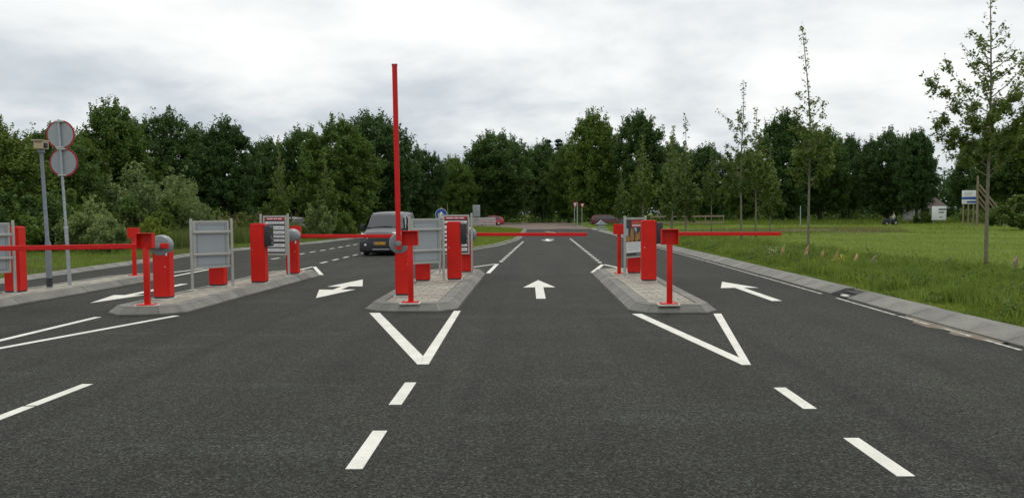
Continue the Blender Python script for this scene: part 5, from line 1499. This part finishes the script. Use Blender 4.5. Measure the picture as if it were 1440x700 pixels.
# mown field
X = rng.uniform(7, 62, 330000); Y = rng.uniform(12, 100, 330000)
keep = (X < 0.64 * Y + 5) & (rng.uniform(size=len(X)) < np.clip(40 / Y, 0.2, 1))
grass('field_grass', 'short green grass of the field on the right', (X[keep], Y[keep]), 'blade_field', 0.05, 0.12, 0.017, RB, 0.05, two=False)
# coarse tufts farther out on the field
X, Y, k = tuft_field(60000, 7, 100, 60, 128, 0.35); keep = (k > 0.5) & (X < 0.64 * Y + 5)
grass('rough_grass', 'rough tufted grass at the far side of the field', (X[keep], Y[keep]), 'blade_field', 0.1, 0.3, 0.05, RB, 0.05, two=False)
X = rng.uniform(9, 90, 26000); Y = 110 + rng.uniform(0, 26, 26000)
grass('meadow_grass', 'tall meadow grass under the far right trees', (X, Y), 'blade', 0.3, 0.8, 0.06, RB, 0.05, two=False)
# bank on the left
X = -rng.uniform(0, 1, 240000) ** 1.25 * 24; Y = rng.uniform(17, 82, 240000)
Xl = np.interp(Y, [p[1] for p in LB], [p[0] for p in LB]) - 0.05 + X
k = np.sin(Xl * 1.1 + Y * .4) + np.sin(Y * 0.7 - Xl * .3)
keep = (Xl > -0.64 * Y - 4) & (rng.uniform(size=len(Y)) < np.clip(34 / Y, 0.3, 1))
grass('verge_grass', 'grass of the left bank behind the kerb', (Xl[keep], Y[keep]), 'blade', 0.07, 0.26, 0.016, LB, 0.06, two=False, hscale=np.clip(0.4 - X / 8, 0.4, 1.3)[keep] * np.clip(0.9 + 0.25 * k, 0.5, 1.4)[keep])
keep = (Xl > -0.64 * Y - 4) & (k < 0.3) & (X > -5.0) & (rng.uniform(size=len(Y)) < 0.5)
grass('dry_grass', 'dry yellowed grass along the left kerb', (Xl[keep], Y[keep]), 'blade_dry', 0.05, 0.16, 0.016, LB, 0.06, two=False)
# reeds and tall weeds at the top of the left bank
X = rng.uniform(0, 1, 60000); Y = rng.uniform(44, 70, 60000)
Xw = np.interp(Y, [p[1] for p in LB], [p[0] for p in LB]) - 2.2 - X * 9
keep = rng.uniform(size=len(Y)) < 0.75
grass('tall_weeds', 'tall weeds and reeds along the top of the left bank', (Xw[keep], Y[keep]), 'weed', 0.5, 1.35, 0.028, LB, 0.06, lean=0.25, hscale=(0.65 + 0.5 * (np.sin(Xw * 0.9) * np.sin(Y * 0.5) * 0.5 + 0.5))[keep])
X = rng.uniform(-27, -15, 900); Y = rng.uniform(48, 68, 900); keep = np.sin(X * 2.2) + np.sin(Y * 1.3) > 0.6
P = np.stack([X, Y, rng.uniform(1.3, 1.8, 900)], 1)[keep]
P = np.repeat(P, 14, 0) + rng.normal(size=(len(P) * 14, 3)) * np.array([0.02, 0.02, 0.13])
V, F = leaf_quads(P, rng.normal(size=P.shape), 0.06, rng, 0.5)
o = link('seed_heads', npmesh('seed_heads', V, F), M['seed']); tag(o, 'pale brown seed heads among the weeds', kind='stuff')
# wedge between the carriageways
X = rng.uniform(-8, 0, 90000); Y = rng.uniform(42, 126, 90000)
def inside(px_, py_, poly):
    c_ = np.zeros(len(px_), bool); n = len(poly)
    for i in range(n):
        (x0, y0), (x1, y1) = poly[i], poly[(i + 1) % n]
        cond = ((y0 > py_) != (y1 > py_)) & (px_ < (x1 - x0) * (py_ - y0) / (y1 - y0 + 1e-12) + x0)
        c_ ^= cond
    return c_
keep = inside(X, Y, offset_poly(WEDGE, 0.2))
grass('wedge_grass', 'mown grass between the two carriageways', (X[keep], Y[keep]), 'blade_field', 0.05, 0.14, 0.022, RB, 0, two=False, z=0.10)

# a few flowering weeds by the kerb
def weed(x, y, h, mat_f, label, seed, n=12):
    rg = np.random.default_rng(seed)
    r = empty('flowering_weed', (x, y, 0.1), 0, label, 'plant')
    bm = bmesh.new(); tips = []
    for k in range(n):
        a = rg.uniform(0, 6.28); q = Vector((math.cos(a) * rg.uniform(.05, .28), math.sin(a) * rg.uniform(.05, .28), h * rg.uniform(.6, 1.1)))
        add_tube(bm, [(0, 0, -0.03), q * 0.5, q], [0.008, 0.006, 0.003], 4); tips.append(tuple(q))
    bm_obj('stems', bm, M['weed'], r)
    tips = np.array(tips)
    Pl = np.repeat(tips, 14, 0) * rg.uniform(0.2, 0.9, (n * 14, 1)) + rg.normal(size=(n * 14, 3)) * 0.04
    V, F = leaf_quads(Pl, rg.normal(size=Pl.shape) + np.array([0, 0, .6]), 0.09, rg, 0.45); link('leaves', npmesh('leaves', V, F), M['weed'], r)
    Pf = np.repeat(tips, 12, 0) + rg.normal(size=(n * 12, 3)) * np.array([.05, .05, .025])
    V, F = leaf_quads(Pf, rg.normal(size=Pf.shape) * .4 + np.array([0, 0, 1]), 0.035, rg, 0.9); link('blossoms', npmesh('blossoms', V, F), M[mat_f], r)
weed(8.45, 24.7, 0.34, 'yellowflower', 'weed with yellow flowers among the timber stubs', 51)
weed(8.0, 29.4, 0.42, 'whiteflower', 'weed with pale flower heads beside the farthest stub', 52)
weed(7.9, 31.6, 0.25, 'whiteflower', 'small pale-flowered weed behind the far end of the stubs', 53, 7)
